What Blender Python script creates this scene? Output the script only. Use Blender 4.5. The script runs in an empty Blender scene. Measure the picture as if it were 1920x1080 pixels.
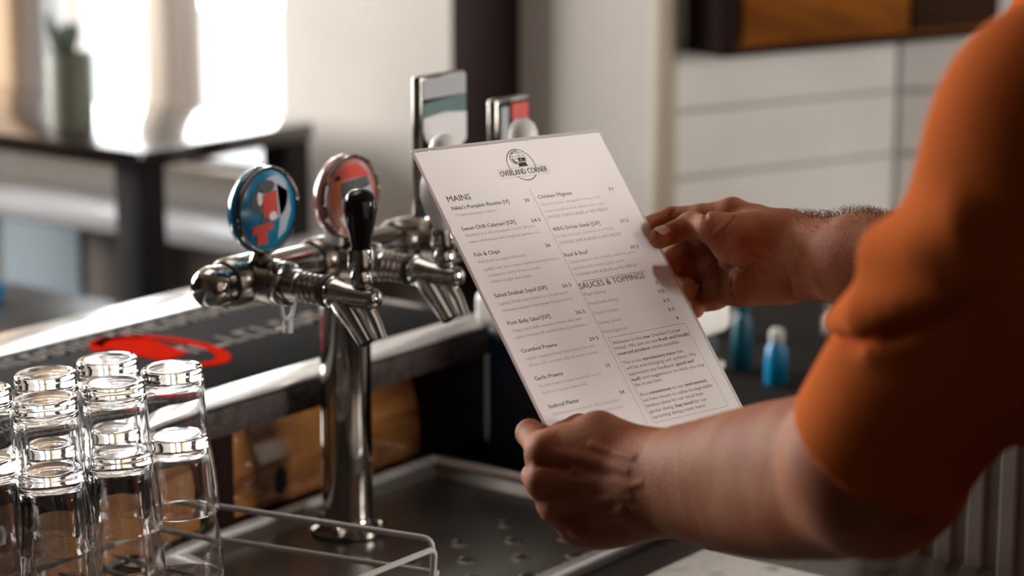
import bpy, bmesh, math, random
import numpy as np
from mathutils import Vector, Matrix
random.seed(7)
SC = bpy.context.scene
COL = SC.collection

# ------------------------------------------------------------------ camera
# world axes: X runs along the bar, Y across it (towards the customers), Z up; metres
FPX, PITCH = 4547.0, math.radians(12.3)
CAM = np.array([0, 0, 1.62])
HF = np.array([.796, .6055, 0]); HF /= np.linalg.norm(HF)
RT = np.array([HF[1], -HF[0], 0]); UPZ = np.array([0, 0, 1.0])
cp, sp = math.cos(PITCH), math.sin(PITCH)
def P(px, py, d):
    """survey helper: the place that lies d metres deep along the sight line of a photo pixel"""
    a, b = (px - 960) / FPX, (py - 540) / FPX
    return CAM + (RT * a + HF * (cp - b * sp) - UPZ * (sp + b * cp)) * d
cam_data = bpy.data.cameras.new('camera'); cam = bpy.data.objects.new('camera', cam_data); COL.objects.link(cam)
fw = HF * cp - UPZ * sp; up = np.cross(RT, fw)
M = Matrix(((RT[0], up[0], -fw[0], 0), (RT[1], up[1], -fw[1], 0), (RT[2], up[2], -fw[2], 0), (0, 0, 0, 1)))
cam.matrix_world = Matrix.Translation(Vector(CAM)) @ M
cam_data.sensor_width = 36; cam_data.lens = FPX / 1920 * 36
cam_data.dof.use_dof = True; cam_data.dof.focus_distance = 1.91; cam_data.dof.aperture_fstop = 3.8
cam_data.clip_start = .02
SC.camera = cam

# ------------------------------------------------------------------ light
wd = bpy.data.worlds.new('sky'); SC.world = wd; wd.use_nodes = True
bgn = wd.node_tree.nodes['Background']; bgn.inputs[0].default_value = (.93, .97, 1, 1); bgn.inputs[1].default_value = 2.4
def area(name, loc, target, sx, sy, energy, color=(1, 1, 1)):
    l = bpy.data.lights.new(name, 'AREA'); l.shape = 'RECTANGLE'; l.size = sx; l.size_y = sy; l.energy = energy; l.color = color
    o = bpy.data.objects.new(name, l); COL.objects.link(o); o.location = loc
    o.rotation_euler = (Vector(target) - Vector(loc)).to_track_quat('-Z', 'Y').to_euler(); return o
area('daylight_far_window', (3.35, 3.05, 1.75), (1.2, 2.2, .9), 1.0, 1.3, 30, (.95, .98, 1))
area('daylight_left_window', (1.75, 4.62, 1.75), (1.75, 1.2, 1.2), 1.7, 1.4, 185, (1, .975, .94))
area('daylight_right_window', (2.95, -1.90, 1.65), (2.2, 1.4, 1.1), .9, 1.2, 92, (1, .95, .885))
area('overhead_fill', (1.6, 2.0, 2.66), (1.6, 1.6, 0), 1.0, .8, 6, (1, .95, .9))  # unseen overhead light, added to give the sheet and arms top light
SC.view_settings.view_transform = 'Standard'; SC.view_settings.look = 'None'
SC.view_settings.gamma = 1; SC.view_settings.use_curve_mapping = False; SC.view_settings.exposure = 0.0
SC.cycles.use_denoising = True; SC.cycles.max_bounces = 16; SC.cycles.transmission_bounces = 14; SC.cycles.glossy_bounces = 6
SC.cycles.transparent_max_bounces = 16; SC.cycles.sample_clamp_indirect = 6

# ------------------------------------------------------------------ materials
MATS = {}
def mat(name, color, rough=.5, metal=0, noise=None, bump=None, coat=0, trans=0, ior=1.45, sss=0, spec=None, wood=None, rough_var=None):
    if name in MATS: return MATS[name]
    m = bpy.data.materials.new(name); m.use_nodes = True; nt = m.node_tree; N = nt.nodes; L = nt.links
    b = N['Principled BSDF']; b.inputs['Base Color'].default_value = (*color, 1); b.inputs['Roughness'].default_value = rough
    b.inputs['Metallic'].default_value = metal; b.inputs['IOR'].default_value = ior
    if name == 'varnished_bar_front': b.inputs['Coat IOR'].default_value = 2.0
    if coat: b.inputs['Coat Weight'].default_value = coat; b.inputs['Coat Roughness'].default_value = .08
    if trans: b.inputs['Transmission Weight'].default_value = trans
    if sss: b.inputs['Subsurface Weight'].default_value = sss; b.inputs['Subsurface Radius'].default_value = (.012, .004, .002); b.inputs['Subsurface Scale'].default_value = .5
    if spec is not None: b.inputs['Specular IOR Level'].default_value = spec
    tc = N.new('ShaderNodeTexCoord')
    if noise:                                       # (scale, second colour, lo, hi)
        t = N.new('ShaderNodeTexNoise'); t.inputs['Scale'].default_value = noise[0]; t.inputs['Detail'].default_value = 5
        L.new(tc.outputs['Object'], t.inputs['Vector'])
        r = N.new('ShaderNodeValToRGB'); r.color_ramp.elements[0].position = noise[2]; r.color_ramp.elements[1].position = noise[3]
        r.color_ramp.elements[0].color = (*color, 1); r.color_ramp.elements[1].color = (*noise[1], 1)
        L.new(t.outputs['Fac'], r.inputs['Fac']); L.new(r.outputs['Color'], b.inputs['Base Color'])
    if wood:                                        # (dark colour, stretch axis vector, scale)
        mp = N.new('ShaderNodeMapping'); mp.inputs['Scale'].default_value = wood[1]; L.new(tc.outputs['Object'], mp.inputs['Vector'])
        t = N.new('ShaderNodeTexNoise'); t.inputs['Scale'].default_value = wood[2]; t.inputs['Detail'].default_value = 6; t.inputs['Distortion'].default_value = 1.2
        L.new(mp.outputs['Vector'], t.inputs['Vector'])
        r = N.new('ShaderNodeValToRGB'); r.color_ramp.elements[0].position = .35; r.color_ramp.elements[1].position = .68
        r.color_ramp.elements[0].color = (*color, 1); r.color_ramp.elements[1].color = (*wood[0], 1)
        L.new(t.outputs['Fac'], r.inputs['Fac']); L.new(r.outputs['Color'], b.inputs['Base Color'])
    if bump:                                        # (scale, strength, distance)
        t = N.new('ShaderNodeTexNoise'); t.inputs['Scale'].default_value = bump[0]; t.inputs['Detail'].default_value = 4
        L.new(tc.outputs['Object'], t.inputs['Vector'])
        bp = N.new('ShaderNodeBump'); bp.inputs['Strength'].default_value = bump[1]; bp.inputs['Distance'].default_value = bump[2]
        L.new(t.outputs['Fac'], bp.inputs['Height']); L.new(bp.outputs['Normal'], b.inputs['Normal'])
    if rough_var:                                   # (scale, lo, hi)
        t = N.new('ShaderNodeTexNoise'); t.inputs['Scale'].default_value = rough_var[0]; t.inputs['Detail'].default_value = 4
        L.new(tc.outputs['Object'], t.inputs['Vector'])
        mr = N.new('ShaderNodeMapRange'); mr.inputs['From Min'].default_value = .3; mr.inputs['From Max'].default_value = .7
        mr.inputs['To Min'].default_value = rough_var[1]; mr.inputs['To Max'].default_value = rough_var[2]
        L.new(t.outputs['Fac'], mr.inputs['Value']); L.new(mr.outputs['Result'], b.inputs['Roughness'])
    MATS[name] = m; return m

plaster = mat('plaster', (.66, .62, .57), .85, noise=(2.2, (.58, .53, .48), .35, .75), bump=(14, .15, .004))
tan_wall = mat('tan_wall', (.62, .43, .28), .8, noise=(3, (.68, .5, .36), .3, .7))
lower_shade = mat('lower_wall_shade', (.17, .145, .125), .7, noise=(4, (.2, .17, .15), .3, .7))  # wall shade below the ledge put into the colour
ceil_m = mat('ceiling_boards', (.17, .13, .10), .9, noise=(3, (.14, .105, .08), .3, .7))
dim_wall = mat('dim_wall_paint', (.07, .058, .05), .85, noise=(2, (.055, .046, .04), .3, .7))
floor_m = mat('floor_boards', (.12, .085, .06), .5, wood=((.05, .033, .022), (1, 14, 1), 3))
white_trim = mat('white_gloss_paint', (.72, .71, .72), .35, noise=(6, (.66, .65, .65), .3, .7))
frame_m = mat('cream_window_paint', (.52, .43, .35), .5, noise=(5, (.46, .38, .31), .3, .7))
post_m = mat('dark_stained_timber', (.018, .008, .0065), .85, spec=.12, wood=((.012, .006, .005), (8, 8, 1), 6))
black_m = mat('black_paint', (.009, .0085, .0085), .8, spec=.15, noise=(8, (.018, .016, .015), .3, .7))
blacktop = mat('dark_lacquered_top', (.022, .014, .012), .16, wood=((.01, .007, .006), (1, 10, 1), 5), coat=1, spec=1.0)
chrome = mat('chrome', (.46, .435, .405), .07, 1, rough_var=(60, .04, .13))
chrome_dull = mat('worn_chrome', (.37, .34, .305), .2, 1, rough_var=(90, .14, .3))
steel = mat('brushed_steel', (.43, .41, .385), .3, 1, rough_var=(30, .24, .4), bump=(220, .06, .0006))
steel_dark = mat('dark_wet_steel', (.26, .24, .22), .3, 1, rough_var=(5, .3, .42), bump=(200, .02, .0003))
rubber = mat('black_rubber', (.010, .0098, .0095), .9, spec=.08, bump=(400, .2, .0006))
grey_print = mat('grey_print', (.27, .235, .21), .8, spec=.2, noise=(60, (.3, .27, .25), .3, .7))
red_print = mat('red_print', (.66, .020, .006), .9, spec=.0, noise=(30, (.6, .02, .01), .3, .7))
bar_wood = mat('varnished_bar_front', (.46, .20, .058), .13, wood=((.17, .06, .018), (2.2, 1, 5), 4.5), coat=1, spec=1.0, bump=(7, .05, .01))
fascia_m = mat('rough_dark_fascia', (.058, .038, .034), .6, noise=(70, (.024, .015, .013), .35, .65), bump=(90, .7, .004))
dark_wood = mat('dark_bench_timber', (.05, .032, .024), .38, wood=((.02, .013, .010), (1, 9, 1), 4))
knob_black = mat('glossy_black_knob', (.006, .006, .006), .12, noise=(30, (.009, .008, .008), .3, .7))
gasket = mat('black_gasket', (.01, .01, .01), .4, noise=(30, (.015, .014, .013), .3, .7))
white_plastic = mat('white_plastic', (.78, .76, .73), .35, noise=(20, (.72, .70, .67), .3, .7))
lens_blue = mat('blue_badge_enamel', (.012, .19, .34), .12, noise=(20, (.008, .15, .29), .3, .7), coat=.5)
navy = mat('navy_plastic', (.006, .016, .034), .4, noise=(8, (.005, .012, .026), .3, .7))
wire_m = mat('cream_coated_wire', (.48, .455, .42), .35, noise=(50, (.40, .38, .35), .3, .7))
clear = mat('bar_glass', (1, 1, 1), 0, trans=1, ior=1.48)
pane_m = mat('window_pane', (1, 1, 1), 0, trans=1, ior=1.02)
skin = mat('skin', (.385, .165, .088), .62, noise=(34, (.30, .090, .044), .34, .68), bump=(420, .5, .0012), sss=.08, spec=.14)
nail_m = mat('fingernail', (.52, .30, .23), .28, noise=(40, (.46, .25, .19), .3, .7))
shirt_m = mat('orange_cotton', (.58, .132, .026), .95, spec=.05, noise=(12, (.49, .104, .019), .3, .7), bump=(700, .3, .0008))
hair_m = mat('arm_hair', (.26, .17, .11), .4, noise=(20, (.2, .13, .08), .3, .7))
trouser_m = mat('charcoal_trousers', (.035, .034, .036), .9, noise=(30, (.05, .048, .05), .3, .7))
shoe_m = mat('black_leather', (.012, .011, .011), .35, noise=(20, (.02, .018, .017), .3, .7))
eye_m = mat('eye_white', (.75, .73, .7), .2, noise=(20, (.7, .68, .66), .3, .7))
tile_m = mat('white_wall_tile', (.66, .63, .60), .3, noise=(5, (.58, .54, .50), .3, .7))
grout = mat('grey_grout', (.50, .46, .42), .9, noise=(30, (.45, .41, .37), .3, .7))
cab_lit = mat('lit_cabinet_timber', (.24, .075, .008), .8, spec=.08, wood=((.10, .03, .006), (1.2, 1.2, 3), 3))
grey_metal = mat('grey_ribbed_metal', (.30, .28, .25), .45, noise=(6, (.25, .235, .21), .3, .7))
pot_m = mat('sage_ceramic', (.13, .135, .095), .55, noise=(9, (.10, .10, .07), .3, .7))
leaf_m = mat('succulent_leaf', (.03, .05, .025), .5, noise=(20, (.045, .065, .03), .3, .7))
blue_plastic = mat('blue_plastic', (.006, .27, .52), .3, noise=(15, (.004, .22, .44), .3, .7))
teal_plastic = mat('teal_plastic', (.006, .10, .14), .35, noise=(15, (.004, .08, .11), .3, .7))
panel_blue = mat('pale_blue_grey_paint', (.28, .34, .38), .5, noise=(4, (.24, .30, .34), .3, .7))
vinyl = mat('black_vinyl', (.02, .022, .025), .3, noise=(10, (.03, .032, .036), .3, .7))
speckle = mat('mottled_white_board', (.90, .88, .84), .35, noise=(42, (.40, .38, .34), .52, .72), bump=(40, .2, .002))
pale_ground = mat('pale_concrete', (.86, .86, .85), .9, noise=(1.5, (.7, .72, .68), .3, .7))
hedge_m = mat('pale_hedge', (.62, .66, .56), .9, noise=(5, (.7, .72, .64), .3, .7))
paper_m = mat('menu_paper', (.90, .85, .84), .6, noise=(3, (.88, .83, .82), .3, .7))
ink = mat('black_ink', (.02, .016, .018), .6, noise=(30, (.03, .024, .026), .3, .7))
ink_brown = mat('brown_ink', (.10, .075, .06), .6, noise=(30, (.13, .10, .08), .3, .7))
ink_grey = mat('grey_ink', (.46, .425, .415), .6, noise=(30, (.50, .46, .45), .3, .7))
ink_pale = mat('pale_ink', (.58, .54, .525), .6, noise=(30, (.60, .56, .545), .3, .7))
ink_mid = mat('mid_grey_ink', (.13, .115, .115), .6, noise=(30, (.16, .14, .14), .3, .7))
def film():
    m = bpy.data.materials.new('laminate_film'); m.use_nodes = True; nt = m.node_tree; N = nt.nodes; N.clear()
    out = N.new('ShaderNodeOutputMaterial'); mx = N.new('ShaderNodeMixShader'); tr = N.new('ShaderNodeBsdfTransparent')
    gl = N.new('ShaderNodeBsdfGlossy'); gl.inputs['Roughness'].default_value = .14; fr = N.new('ShaderNodeFresnel'); fr.inputs['IOR'].default_value = 1.35
    tr.inputs['Color'].default_value = (.985, .985, .985, 1)
    nt.links.new(fr.outputs[0], mx.inputs[0]); nt.links.new(tr.outputs[0], mx.inputs[1]); nt.links.new(gl.outputs[0], mx.inputs[2]); nt.links.new(mx.outputs[0], out.inputs[0])
    return m
film_m = film()
def translucent(m, k):
    nt = m.node_tree; N = nt.nodes; b = N['Principled BSDF']; out = N['Material Output']
    tl = N.new('ShaderNodeBsdfTranslucent'); tl.inputs['Color'].default_value = (.90, .855, .84, 1); mx = N.new('ShaderNodeMixShader'); mx.inputs[0].default_value = k
    nt.links.new(b.outputs[0], mx.inputs[1]); nt.links.new(tl.outputs[0], mx.inputs[2]); nt.links.new(mx.outputs[0], out.inputs['Surface'])
translucent(paper_m, .40)

# ------------------------------------------------------------------ mesh helpers
def V3(a): return np.array(a, float)
def basis(axis):
    w = V3(axis); w = w / np.linalg.norm(w)
    t = V3((0, 0, 1)) if abs(w[2]) < .9 else V3((1, 0, 0))
    u = np.cross(t, w); u /= np.linalg.norm(u)
    return u, np.cross(w, u), w
class MB:
    def __init__(s): s.v = []; s.f = []
    def add(s, vs, fs):
        o = len(s.v); s.v += [tuple(map(float, q)) for q in vs]; s.f += [tuple(i + o for i in q) for q in fs]; return s
    def box(s, x0, x1, y0, y1, z0, z1):
        return s.add([(x, y, z) for z in (z0, z1) for y in (y0, y1) for x in (x0, x1)],
                     [(0, 2, 3, 1), (4, 5, 7, 6), (0, 1, 5, 4), (2, 6, 7, 3), (0, 4, 6, 2), (1, 3, 7, 5)])
    def obox(s, c, ux, uy, uz, hx, hy, hz):
        c, ux, uy, uz = map(V3, (c, ux, uy, uz))
        vs = [c + ux * hx * a + uy * hy * b + uz * hz * d for d in (-1, 1) for b in (-1, 1) for a in (-1, 1)]
        return s.add(vs, [(0, 2, 3, 1), (4, 5, 7, 6), (0, 1, 5, 4), (2, 6, 7, 3), (0, 4, 6, 2), (1, 3, 7, 5)])
    def lathe(s, prof, o, axis=(0, 0, 1), seg=32, closed=False, sx=1, sy=1, ub=None):
        u, v, w = basis(axis) if ub is None else ub
        o = V3(o); n = len(prof); vs = []; fs = []
        for r, t in prof:
            for k in range(seg):
                a = 2 * math.pi * k / seg; vs.append(o + w * t + (u * math.cos(a) * sx + v * math.sin(a) * sy) * r)
        for i in range(n - 1 + (1 if closed else 0)):
            j = (i + 1) % n
            for k in range(seg):
                k2 = (k + 1) % seg; fs.append((i * seg + k, i * seg + k2, j * seg + k2, j * seg + k))
        if not closed:
            fs.append(tuple(range(seg - 1, -1, -1))); fs.append(tuple(range((n - 1) * seg, n * seg)))
        return s.add(vs, fs)
    def cone(s, a, b, ra, rb=None, seg=24, rnd=0):
        a, b = V3(a), V3(b); L = np.linalg.norm(b - a); rb = ra if rb is None else rb
        if rnd: pr = [(ra - rnd, 0), (ra - rnd * .3, rnd * .3), (ra, rnd), (rb, L - rnd), (rb - rnd * .3, L - rnd * .3), (rb - rnd, L)]
        else: pr = [(ra, 0), (rb, L)]
        return s.lathe(pr, a, b - a, seg)
    def tube(s, pts, r, seg=10, cap=True):
        pts = [V3(p) for p in pts]; n = len(pts); rs = r if isinstance(r, (list, tuple)) else [r] * n
        t0 = pts[1] - pts[0]; u, v, w = basis(t0); vs = []; fs = []
        for i, p in enumerate(pts):
            t = pts[min(i + 1, n - 1)] - pts[max(i - 1, 0)]; t = t / np.linalg.norm(t)
            u = u - t * (u @ t); u /= np.linalg.norm(u); v = np.cross(t, u)
            for k in range(seg):
                a = 2 * math.pi * k / seg; vs.append(p + (u * math.cos(a) + v * math.sin(a)) * rs[i])
        for i in range(n - 1):
            for k in range(seg):
                k2 = (k + 1) % seg; fs.append((i * seg + k, i * seg + k2, (i + 1) * seg + k2, (i + 1) * seg + k))
        if cap: fs.append(tuple(range(seg - 1, -1, -1))); fs.append(tuple(range((n - 1) * seg, n * seg)))
        return s.add(vs, fs)
    def prism(s, outline, o, u, v, w, t):          # flat outline in the u,v plane, thickness t along w
        o, u, v, w = map(V3, (o, u, v, w)); n = len(outline)
        vs = [o + u * a + v * b for a, b in outline] + [o + u * a + v * b + w * t for a, b in outline]
        fs = [tuple(range(n - 1, -1, -1)), tuple(range(n, 2 * n))] + [(i, (i + 1) % n, (i + 1) % n + n, i + n) for i in range(n)]
        return s.add(vs, fs)
def smooth_path(pts, n=8):
    pts = [V3(p) for p in pts]; out = []
    q = [2 * pts[0] - pts[1]] + pts + [2 * pts[-1] - pts[-2]]
    for i in range(1, len(q) - 2):
        for k in range(n):
            t = k / n; a, b, c, d = q[i - 1], q[i], q[i + 1], q[i + 2]
            out.append(.5 * ((2 * b) + (-a + c) * t + (2 * a - 5 * b + 4 * c - d) * t * t + (-a + 3 * b - 3 * c + d) * t ** 3))
    out.append(pts[-1]); return out
ROOT = {}
def empty(name, loc, label, cat, group=None):
    o = bpy.data.objects.new(name, None); COL.objects.link(o); o.location = loc; o.empty_display_size = .05
    o['label'] = label; o['category'] = cat
    if group: o['group'] = group
    ROOT[o.name] = V3(loc); return o
def tag(o, label, cat, group=None):
    o['label'] = label; o['category'] = cat
    if group: o['group'] = group
    return o
def obj(name, mb, m, parent=None, bevel=0, smooth=True, label=None, ang=40, seg=2, base=None):
    off = ROOT[parent.name] if parent is not None else (V3(base) if base is not None else V3((0, 0, 0)))
    me = bpy.data.meshes.new(name)
    me.from_pydata([tuple(V3(q) - off) for q in mb.v], [], mb.f)
    bm = bmesh.new(); bm.from_mesh(me)
    bmesh.ops.recalc_face_normals(bm, faces=bm.faces[:])
    if bevel:
        es = [e for e in bm.edges if len(e.link_faces) == 2 and e.calc_face_angle(0) > .6]
        bmesh.ops.bevel(bm, geom=es, offset=bevel, segments=seg, affect='EDGES', profile=.5)
    bm.to_mesh(me); bm.free()
    if smooth:
        me.polygons.foreach_set('use_smooth', [True] * len(me.polygons)); me.set_sharp_from_angle(angle=math.radians(ang))
    me.materials.append(m)
    o = bpy.data.objects.new(name, me); COL.objects.link(o)
    if parent is not None: o.parent = parent
    elif base is not None: o.location = base
    ROOT[o.name] = off
    if label: o['label'] = label
    return o
def struct(name, mb, m, **k):
    o = obj(name, mb, m, **k); o['kind'] = 'structure'; return o
def dup(root, loc, label, group=None):
    r = root.copy(); COL.objects.link(r); r.location = loc; r['label'] = label
    if group: r['group'] = group
    for ch in list(root.children):
        c = ch.copy(); COL.objects.link(c); c.parent = r
        for g in list(ch.children):
            d = g.copy(); COL.objects.link(d); d.parent = c
    return r

# ------------------------------------------------------------------ the room
XW = 2.95                                           # room face of the window wall
struct('floor', MB().box(-2.2, 5.2, -2.2, 5.2, -.1, 0), floor_m)
struct('ceiling', MB().box(-2.2, 5.2, -2.2, 5.2, 2.75, 2.85), ceil_m)
wy0, wy1, wz0, wz1 = 2.722, 3.346, .937, 2.25       # opening of the far window
m = MB(); m.box(XW, XW + .14, 1.962, wy0, 0, 2.75); m.box(XW, XW + .14, wy1, 5.2, 0, 2.75)
m.box(XW, XW + .14, wy0, wy1, 0, wz0); m.box(XW, XW + .14, wy0, wy1, wz1, 2.75)
struct('wall_back', m, plaster)
# left wall with a wide window, out of the frame
m = MB(); m.box(-2.2, .85, 4.4, 4.54, 0, 2.75); m.box(2.65, XW, 4.4, 4.54, 0, 2.75)
m.box(.85, 2.65, 4.4, 4.54, 0, 1.0); m.box(.85, 2.65, 4.4, 4.54, 2.4, 2.75)
struct('wall_left', m, dim_wall)
struct('wall_front', MB().box(-1.84, -1.7, -2.2, 4.5, 0, 2.75), dim_wall)
m = MB(); m.box(-1.8, 2.5, -1.84, -1.7, 0, 2.75); m.box(3.4, 5.2, -1.84, -1.7, 0, 2.75); m.box(2.5, 3.4, -1.84, -1.7, 0, 1.0); m.box(2.5, 3.4, -1.84, -1.7, 2.25, 2.75)
struct('wall_right', m, dim_wall)
# end wall of the room, out of view; glazed opening added to let light in
m = MB(); m.box(5.06, 5.2, -1.7, -1.45, 0, 2.75); m.box(5.06, 5.2, .75, 1.55, 0, 2.75); m.box(5.06, 5.2, -1.45, .75, 2.25, 2.75)
struct('wall_end', m, dim_wall)
d1 = struct('light_opening_1', MB().box(5.08, 5.18, -1.45, -1.38, 0, 2.25), frame_m, bevel=.003)
m = MB(); m.box(5.08, 5.18, .68, .75, 0, 2.25); m.box(5.08, 5.18, -.40, -.30, 0, 2.25); m.box(5.08, 5.18, -1.45, .75, 2.18, 2.25)
obj('opening_frame', m, frame_m, d1, bevel=.003)
obj('pane', MB().box(5.125, 5.131, -1.38, -.40, .0, 2.18), pane_m, d1); obj('pane', MB().box(5.125, 5.131, -.30, .68, .0, 2.18), pane_m, d1)
# angled kitchen wall faced with wide white tiles
WD = V3((.9438, -.331, 0)); WN = V3((-.331, -.9438, 0)); W0 = V3((2.95, 1.962, 0)); CORN = W0 + WD * .456
m = MB(); m.obox(W0 + WD * .228 - WN * .07 + UPZ * 1.375, WD, WN, UPZ, .228, .06, 1.375)
wk = struct('wall_kitchen', m, grout)
D2 = V3((.6055, -.796, 0)); N2 = V3((-.796, -.6055, 0))
m = MB(); m.obox(CORN + D2 * .9 - N2 * .07 + UPZ * 1.375, D2, N2, UPZ, .9, .06, 1.375)
wk2 = struct('wall_side', m, grout)
def tiles(parent, o, d, n, s0, s1, wlen):
    z = .312
    row = 0
    while z < 2.7:
        s = s0
        while s < s1 - .01:
            a, b = max(s, s0) + .003, min(s + wlen, s1) - .003
            if b - a > .02:
                m = MB(); jit = random.uniform(-.0008, .0008)
                m.obox(o + d * (a + b) / 2 + n * (-.004 + jit) + UPZ * (z + .05), d, n, UPZ, (b - a) / 2, .006, .0475)
                obj('tile', m, tile_m, parent, bevel=.002, seg=1)
            s += wlen
        z += .1; row += 1
tiles(wk, W0, WD, WN, 0, .456, .456)
tiles(wk2, CORN, D2, N2, 0, 1.38, .46)
struct('trim_1', MB().box(XW - .012, XW + .02, 1.952, 1.978, 0, 2.75), mat('tan_trim_paint', (.40, .33, .25), .6, noise=(5, (.36, .29, .22), .3, .7)), bevel=.004)
struct('trim_2', MB().box(XW - .05, XW + .01, 2.229, 2.325, 0, 2.75), post_m, bevel=.004)
struct('trim_3', MB().box(XW - .03, XW, 3.36, 3.78, .93, 2.6), tan_wall, bevel=.003)
struct('trim_4', MB().box(XW - .16, XW, 2.40, 4.38, .838, .866), white_trim, bevel=.004)
struct('shade_panel_back', MB().box(XW - .012, XW, 1.97, 4.39, .0, .838), lower_shade, bevel=.002)  # added panel; its dark tone stands for shade on the lower wall
# far window: frame, mullion, panes, sill
w1 = struct('window_1', MB().box(XW - .02, XW + .1, wy0 - .015, wy1 + .015, wz0 - .03, wz0), frame_m, bevel=.003)
m = MB(); m.box(XW + .02, XW + .08, wy0, wy0 + .012, wz0, wz1); m.box(XW + .02, XW + .08, wy1 - .018, wy1, wz0, wz1)
m.box(XW + .02, XW + .08, wy0, wy1, wz1 - .03, wz1); m.box(XW + .02, XW + .08, wy0, wy1, wz0, wz0 + .012)
obj('window_frame', m, white_trim, w1, bevel=.002)
obj('mullion', MB().box(XW - .005, XW + .085, 2.986, 3.038, wz0, wz1), frame_m, w1, bevel=.003)
obj('pane', MB().box(XW + .048, XW + .052, wy0 + .012, 2.986, wz0 + .012, wz1 - .03), pane_m, w1)
obj('pane', MB().box(XW + .048, XW + .052, 3.038, wy1 - .018, wz0 + .012, wz1 - .03), pane_m, w1)
w2 = struct('window_2', MB().box(.83, 2.67, 4.36, 4.44, .96, 1.0), frame_m, bevel=.003)
m = MB()
for x in (.85, 1.43, 2.02, 2.61): m.box(x, x + .04, 4.42, 4.48, 1.0, 2.4)
m.box(.85, 2.65, 4.42, 4.48, 2.36, 2.4); m.box(.85, 2.65, 4.42, 4.48, 1.0, 1.04)
obj('window_frame', m, white_trim, w2, bevel=.003)
w3 = struct('window_3', MB().box(2.48, 3.42, -1.74, -1.66, .96, 1.0), frame_m, bevel=.003)
m = MB()
for x in (2.5, 2.93, 3.36): m.box(x, x + .04, -1.80, -1.74, 1.0, 2.25)
m.box(2.5, 3.4, -1.80, -1.74, 2.21, 2.25); m.box(2.5, 3.4, -1.80, -1.74, 1.0, 1.04)
obj('window_frame', m, white_trim, w3, bevel=.003)
# outdoors beyond the far window
struct('ground', MB().box(3.3, 18, -6, 16, -.25, -.15), pale_ground)

# ------------------------------------------------------------------ bar counter and service bench
bar = empty('bar_counter', (1.4, 1.7, 0), 'low raised bar counter with pale metal edging over a varnished brown timber front', 'bar counter')
BX1 = 1.995
obj('bar_top', MB().box(.2, BX1, 1.524, 1.885, 1.006, 1.0395), mat('polished_bar_metal', (.74, .71, .68), .16, 1, rough_var=(9, .17, .24)), bar, bevel=.003)
obj('fascia', MB().box(.2, BX1 - .004, 1.516, 1.5238, 1.010, 1.0365), fascia_m, bar, bevel=.0015)
edging = mat('pale_edging_strip', (.86, .845, .83), .2, .55, rough_var=(16, .15, .24))
obj('edging_strip', MB().box(.2, BX1 + .001, 1.5145, 1.556, 1.0396, 1.0440), edging, bar, bevel=.0012, label='bright metal edging on the server side')
obj('edging_strip', MB().box(.2, BX1 + .001, 1.815, 1.8865, 1.0396, 1.0440), edging, bar, bevel=.0012, label='bright metal edging on the customer side')
obj('carcass', MB().box(.22, BX1 - .006, 1.575, 1.875, 0, 1.005), dark_wood, bar)
obj('end_post', MB().box(1.884, BX1 - .006, 1.548, 1.574, .885, 1.006), post_m, bar, bevel=.002)
for k, (a, b) in enumerate(((.30, .84), (.86, 1.565), (1.60, 1.880))):
    m = MB(); m.prism([(1.574, .912), (1.553, .912), (1.5515, .918), (1.5515, .950), (1.5520, .957), (1.5540, .966), (1.5590, .984), (1.5660, 1.004), (1.574, 1.0055)], (a, 0, 0), (0, 1, 0), (0, 0, 1), (1, 0, 0), b - a); obj('panel', m, bar_wood, bar, ang=50)
obj('bottom_rail', MB().box(.22, BX1 - .006, 1.548, 1.575, .885, .911), post_m, bar, bevel=.002)
for x in (.85, 1.58): obj('divider', MB().box(x - .014, x + .018, 1.546, 1.574, .911, 1.005), post_m, bar, bevel=.002)
m = MB()
m.lathe([(.001, -.001), (.0075, -.001), (.0085, .0005), (.001, .0005)], (1.668, 1.5512, .934), (0, -1, 0), 20, sy=1.6)
obj('knot_hole', m, gasket, bar)

runner = empty('bar_runner', (1.5, 1.68, 1.0395), 'long black rubber bar runner with pale lettering and a red emblem on the bar top', 'bar mat')
obj('mat', MB().box(.55, 1.962, 1.560, 1.811, 1.0397, 1.0440), rubber, runner, bevel=.0015)
m = MB()
def marks(m, x0, x1, y, hgt, wmin, wmax):
    x = x0
    while x < x1:
        w = random.uniform(wmin, wmax); z0 = 1.0441
        st = w * .28
        m.box(x, x + st, y, y + hgt, z0, z0 + .0006)
        k = random.random()
        if k > .3: m.box(x + st, x + w, y + hgt - st, y + hgt, z0, z0 + .0006)
        if k < .6: m.box(x + st, x + w, y, y + st, z0, z0 + .0006)
        if k > .5: m.box(x + w - st, x + w, y, y + hgt, z0, z0 + .0006)
        x += w + .007
marks(m, 1.67, 1.95, 1.664, .034, .016, .026); marks(m, .7, 1.56, 1.664, .034, .016, .026)
marks(m, .62, 1.90, 1.766, .030, .012, .022); marks(m, .62, 1.56, 1.60, .022, .010, .018)
o = obj('pale_lettering', m, grey_print, runner, smooth=False); o['label'] = 'worn pale lettering too small to read'; o['kind'] = 'stuff'
# red emblem: open ring with a solid band through it
m = MB(); c = V3((1.655, 1.70, 1.0441)); pts_o, pts_i = [], []
for k in range(41):
    a = math.radians(-150 + k * 7.4)
    pts_o.append((.050 * math.cos(a), .086 * math.sin(a))); pts_i.append((.036 * math.cos(a), .070 * math.sin(a)))
for k in range(40):
    m.prism([pts_o[k], pts_o[k + 1], pts_i[k + 1], pts_i[k]], c, (1, 0, 0), (0, 1, 0), (0, 0, 1), .0007)
m.prism([(-.030, -.035), (.012, -.028), (.030, .055), (.012, .086), (-.022, .076)], c, (1, 0, 0), (0, 1, 0), (0, 0, 1), .0007)
obj('red_emblem', m, red_print, runner, smooth=False)

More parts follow.
